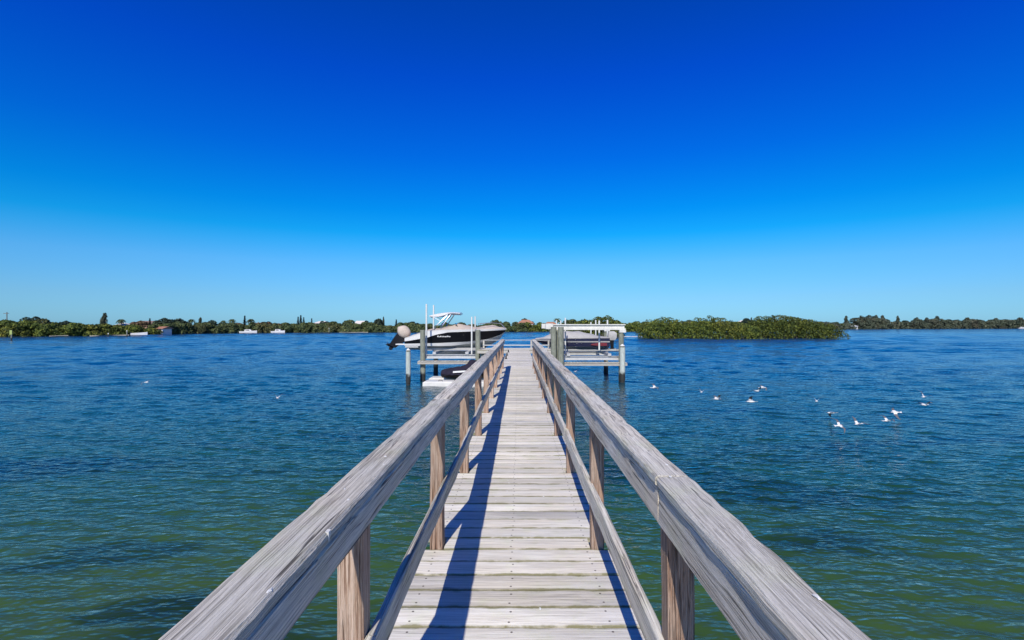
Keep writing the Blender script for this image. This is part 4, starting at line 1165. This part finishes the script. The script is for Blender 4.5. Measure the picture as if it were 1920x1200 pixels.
def wake():
    d = 151; mb = MB(); rows = []; rng = random.Random(4)
    for i in range(26):
        px = lerp(1168, 1206, i / 25.0); x = (px - 972) * d / F; w = 0.9 + 0.5 * math.sin(i * 0.9) + rng.uniform(-.2, .2)
        rows.append([(x, d - w, 0.0), (x, d - w * 0.3, 0.20 + rng.uniform(-.05, .05)), (x, d + w * 0.4, 0.16 + rng.uniform(-.05, .05)), (x, d + w, 0.0)])
    mb.loft(rows, caps=False, closed=False)
    tag(mb.build('wake_foam', M['gel_white'], smooth=True), 'thin white line of broken water in the gap left of the islets', 'foam', kind='stuff')
wake()

# ------------------------------------------------------------------ seabirds over the water
def bird(px, py, z, heading, flap, bank, label, scale=1.0, dark=0.5):
    d = F * (CAM_Z - z) / (py - 609)
    x = (px - 972) * d / F
    mb = MB(); rings = []
    prof = [(-0.20, 0.004, 0.006), (-0.15, 0.022, 0.012), (-0.09, 0.036, 0.034), (0.0, 0.046, 0.046), (0.08, 0.042, 0.044), (0.125, 0.026, 0.030), (0.155, 0.027, 0.029), (0.185, 0.018, 0.018), (0.20, 0.007, 0.008)]
    for (xx, ry, rz) in prof:
        rings.append([(xx, ry * math.cos(2 * math.pi * k / 8), rz * math.sin(2 * math.pi * k / 8) + (0.012 if xx > 0.12 else 0)) for k in range(8)])
    mb.loft(rings, 0)
    mb.loft([[(0.195, -.006, .016), (0.195, .006, .016), (0.195, 0, .005)], [(0.255, -.001, .008), (0.255, .001, .008), (0.255, 0, .004)]], 2)
    mb.loft([[(-0.17, -.02, .004), (-0.17, .02, .004), (-0.17, .02, -.004), (-0.17, -.02, -.004)], [(-0.27, -.055, .003), (-0.27, .055, .003), (-0.27, .055, -.003), (-0.27, -.055, -.003)]], 0)
    for s in (-1, 1):
        secs = [(0.03, 0.10, -0.06, 0.02), (0.14, 0.115, -0.035, 0.012), (0.26, 0.09, -0.03, 0.009), (0.37, 0.02, -0.06, 0.006), (0.46, -0.07, -0.10, 0.002)]
        zz = 0.02; prev = 0.03; rr = []
        for i, (sp, le, te, th) in enumerate(secs):
            ang = flap if i < 3 else flap - 0.75 * (1 if flap > 0 else 0.3)
            if i:
                step = sp - prev; zz += math.sin(ang) * step; yy += math.cos(ang) * step
            else:
                yy = 0.03
            prev = sp
            rr.append([(le, s * yy, zz), ((le + te) / 2, s * yy, zz + th), (te, s * yy, zz), ((le + te) / 2, s * yy, zz - th * 0.4)])
        mb.loft(rr[:2], 0); mb.loft(rr[1:], 1)
    o = mb.build('seabird', [M['feather_w'], M['feather_d'], M['beak']], None, (x, d, z), smooth=45)
    o.rotation_euler = (bank, 0.05, heading); o.scale = (scale,) * 3
    tag(o, label, 'bird', 'seabirds flying low over the bay')
R = math.radians
BIRDS = [(1227, 727, 20, 0.5, .3, 'leftmost seabird of the flock, wings arched over the water right of the pier'),
         (1315, 735, 70, 0.9, .2, 'seabird with raised wings, second from the left in the flock'),
         (1344, 748, 15, 0.7, -.2, 'seabird low to the water just right of the raised-wing one'),
         (1409, 753, 160, 0.8, .3, 'seabird with spread wings directly below a close pair of birds'),
         (1420, 733, 30, 0.5, -.4, 'left bird of the close pair above the spread-winged one'),
         (1430, 727, 10, 0.2, .2, 'right bird of the close pair above the spread-winged one'),
         (1531, 752, 60, 1.0, .1, 'seabird alone in the middle of the flock'),
         (1560, 774, 170, -.25, .4, 'thin looking seabird gliding below the middle of the flock'),
         (1573, 798, 20, 0.3, .7, 'lowest seabird of the flock, wings curved'),
         (1609, 795, 200, 0.75, -.3, 'seabird right beside the lowest one, wings up'),
         (1663, 789, 15, 0.6, .2, 'seabird below and left of the faint gliding one on the right'),
         (1679, 773, 165, -.2, -.6, 'faint seabird gliding edge-on at the right of the flock'),
         (1732, 744, 40, 0.8, .4, 'upper of the two rightmost seabirds'),
         (1734, 759, 10, 0.4, -.2, 'lower of the two rightmost seabirds'),
         (520, 746, 120, 0.9, .2, 'white seabird alone over the water left of the pier'),
         (274, 717, 150, 0.2, -.3, 'faint small seabird far left over the water'),
         (1078, 697, 100, 0.8, .2, 'seabird close under the catwalk of the right lift')]
for (px, py, h, fl, bk, lb) in BIRDS:
    bird(px, py, 0.9 if py < 765 else 0.28, R(h), fl, bk, lb, 0.74 if px != 274 else 0.6)
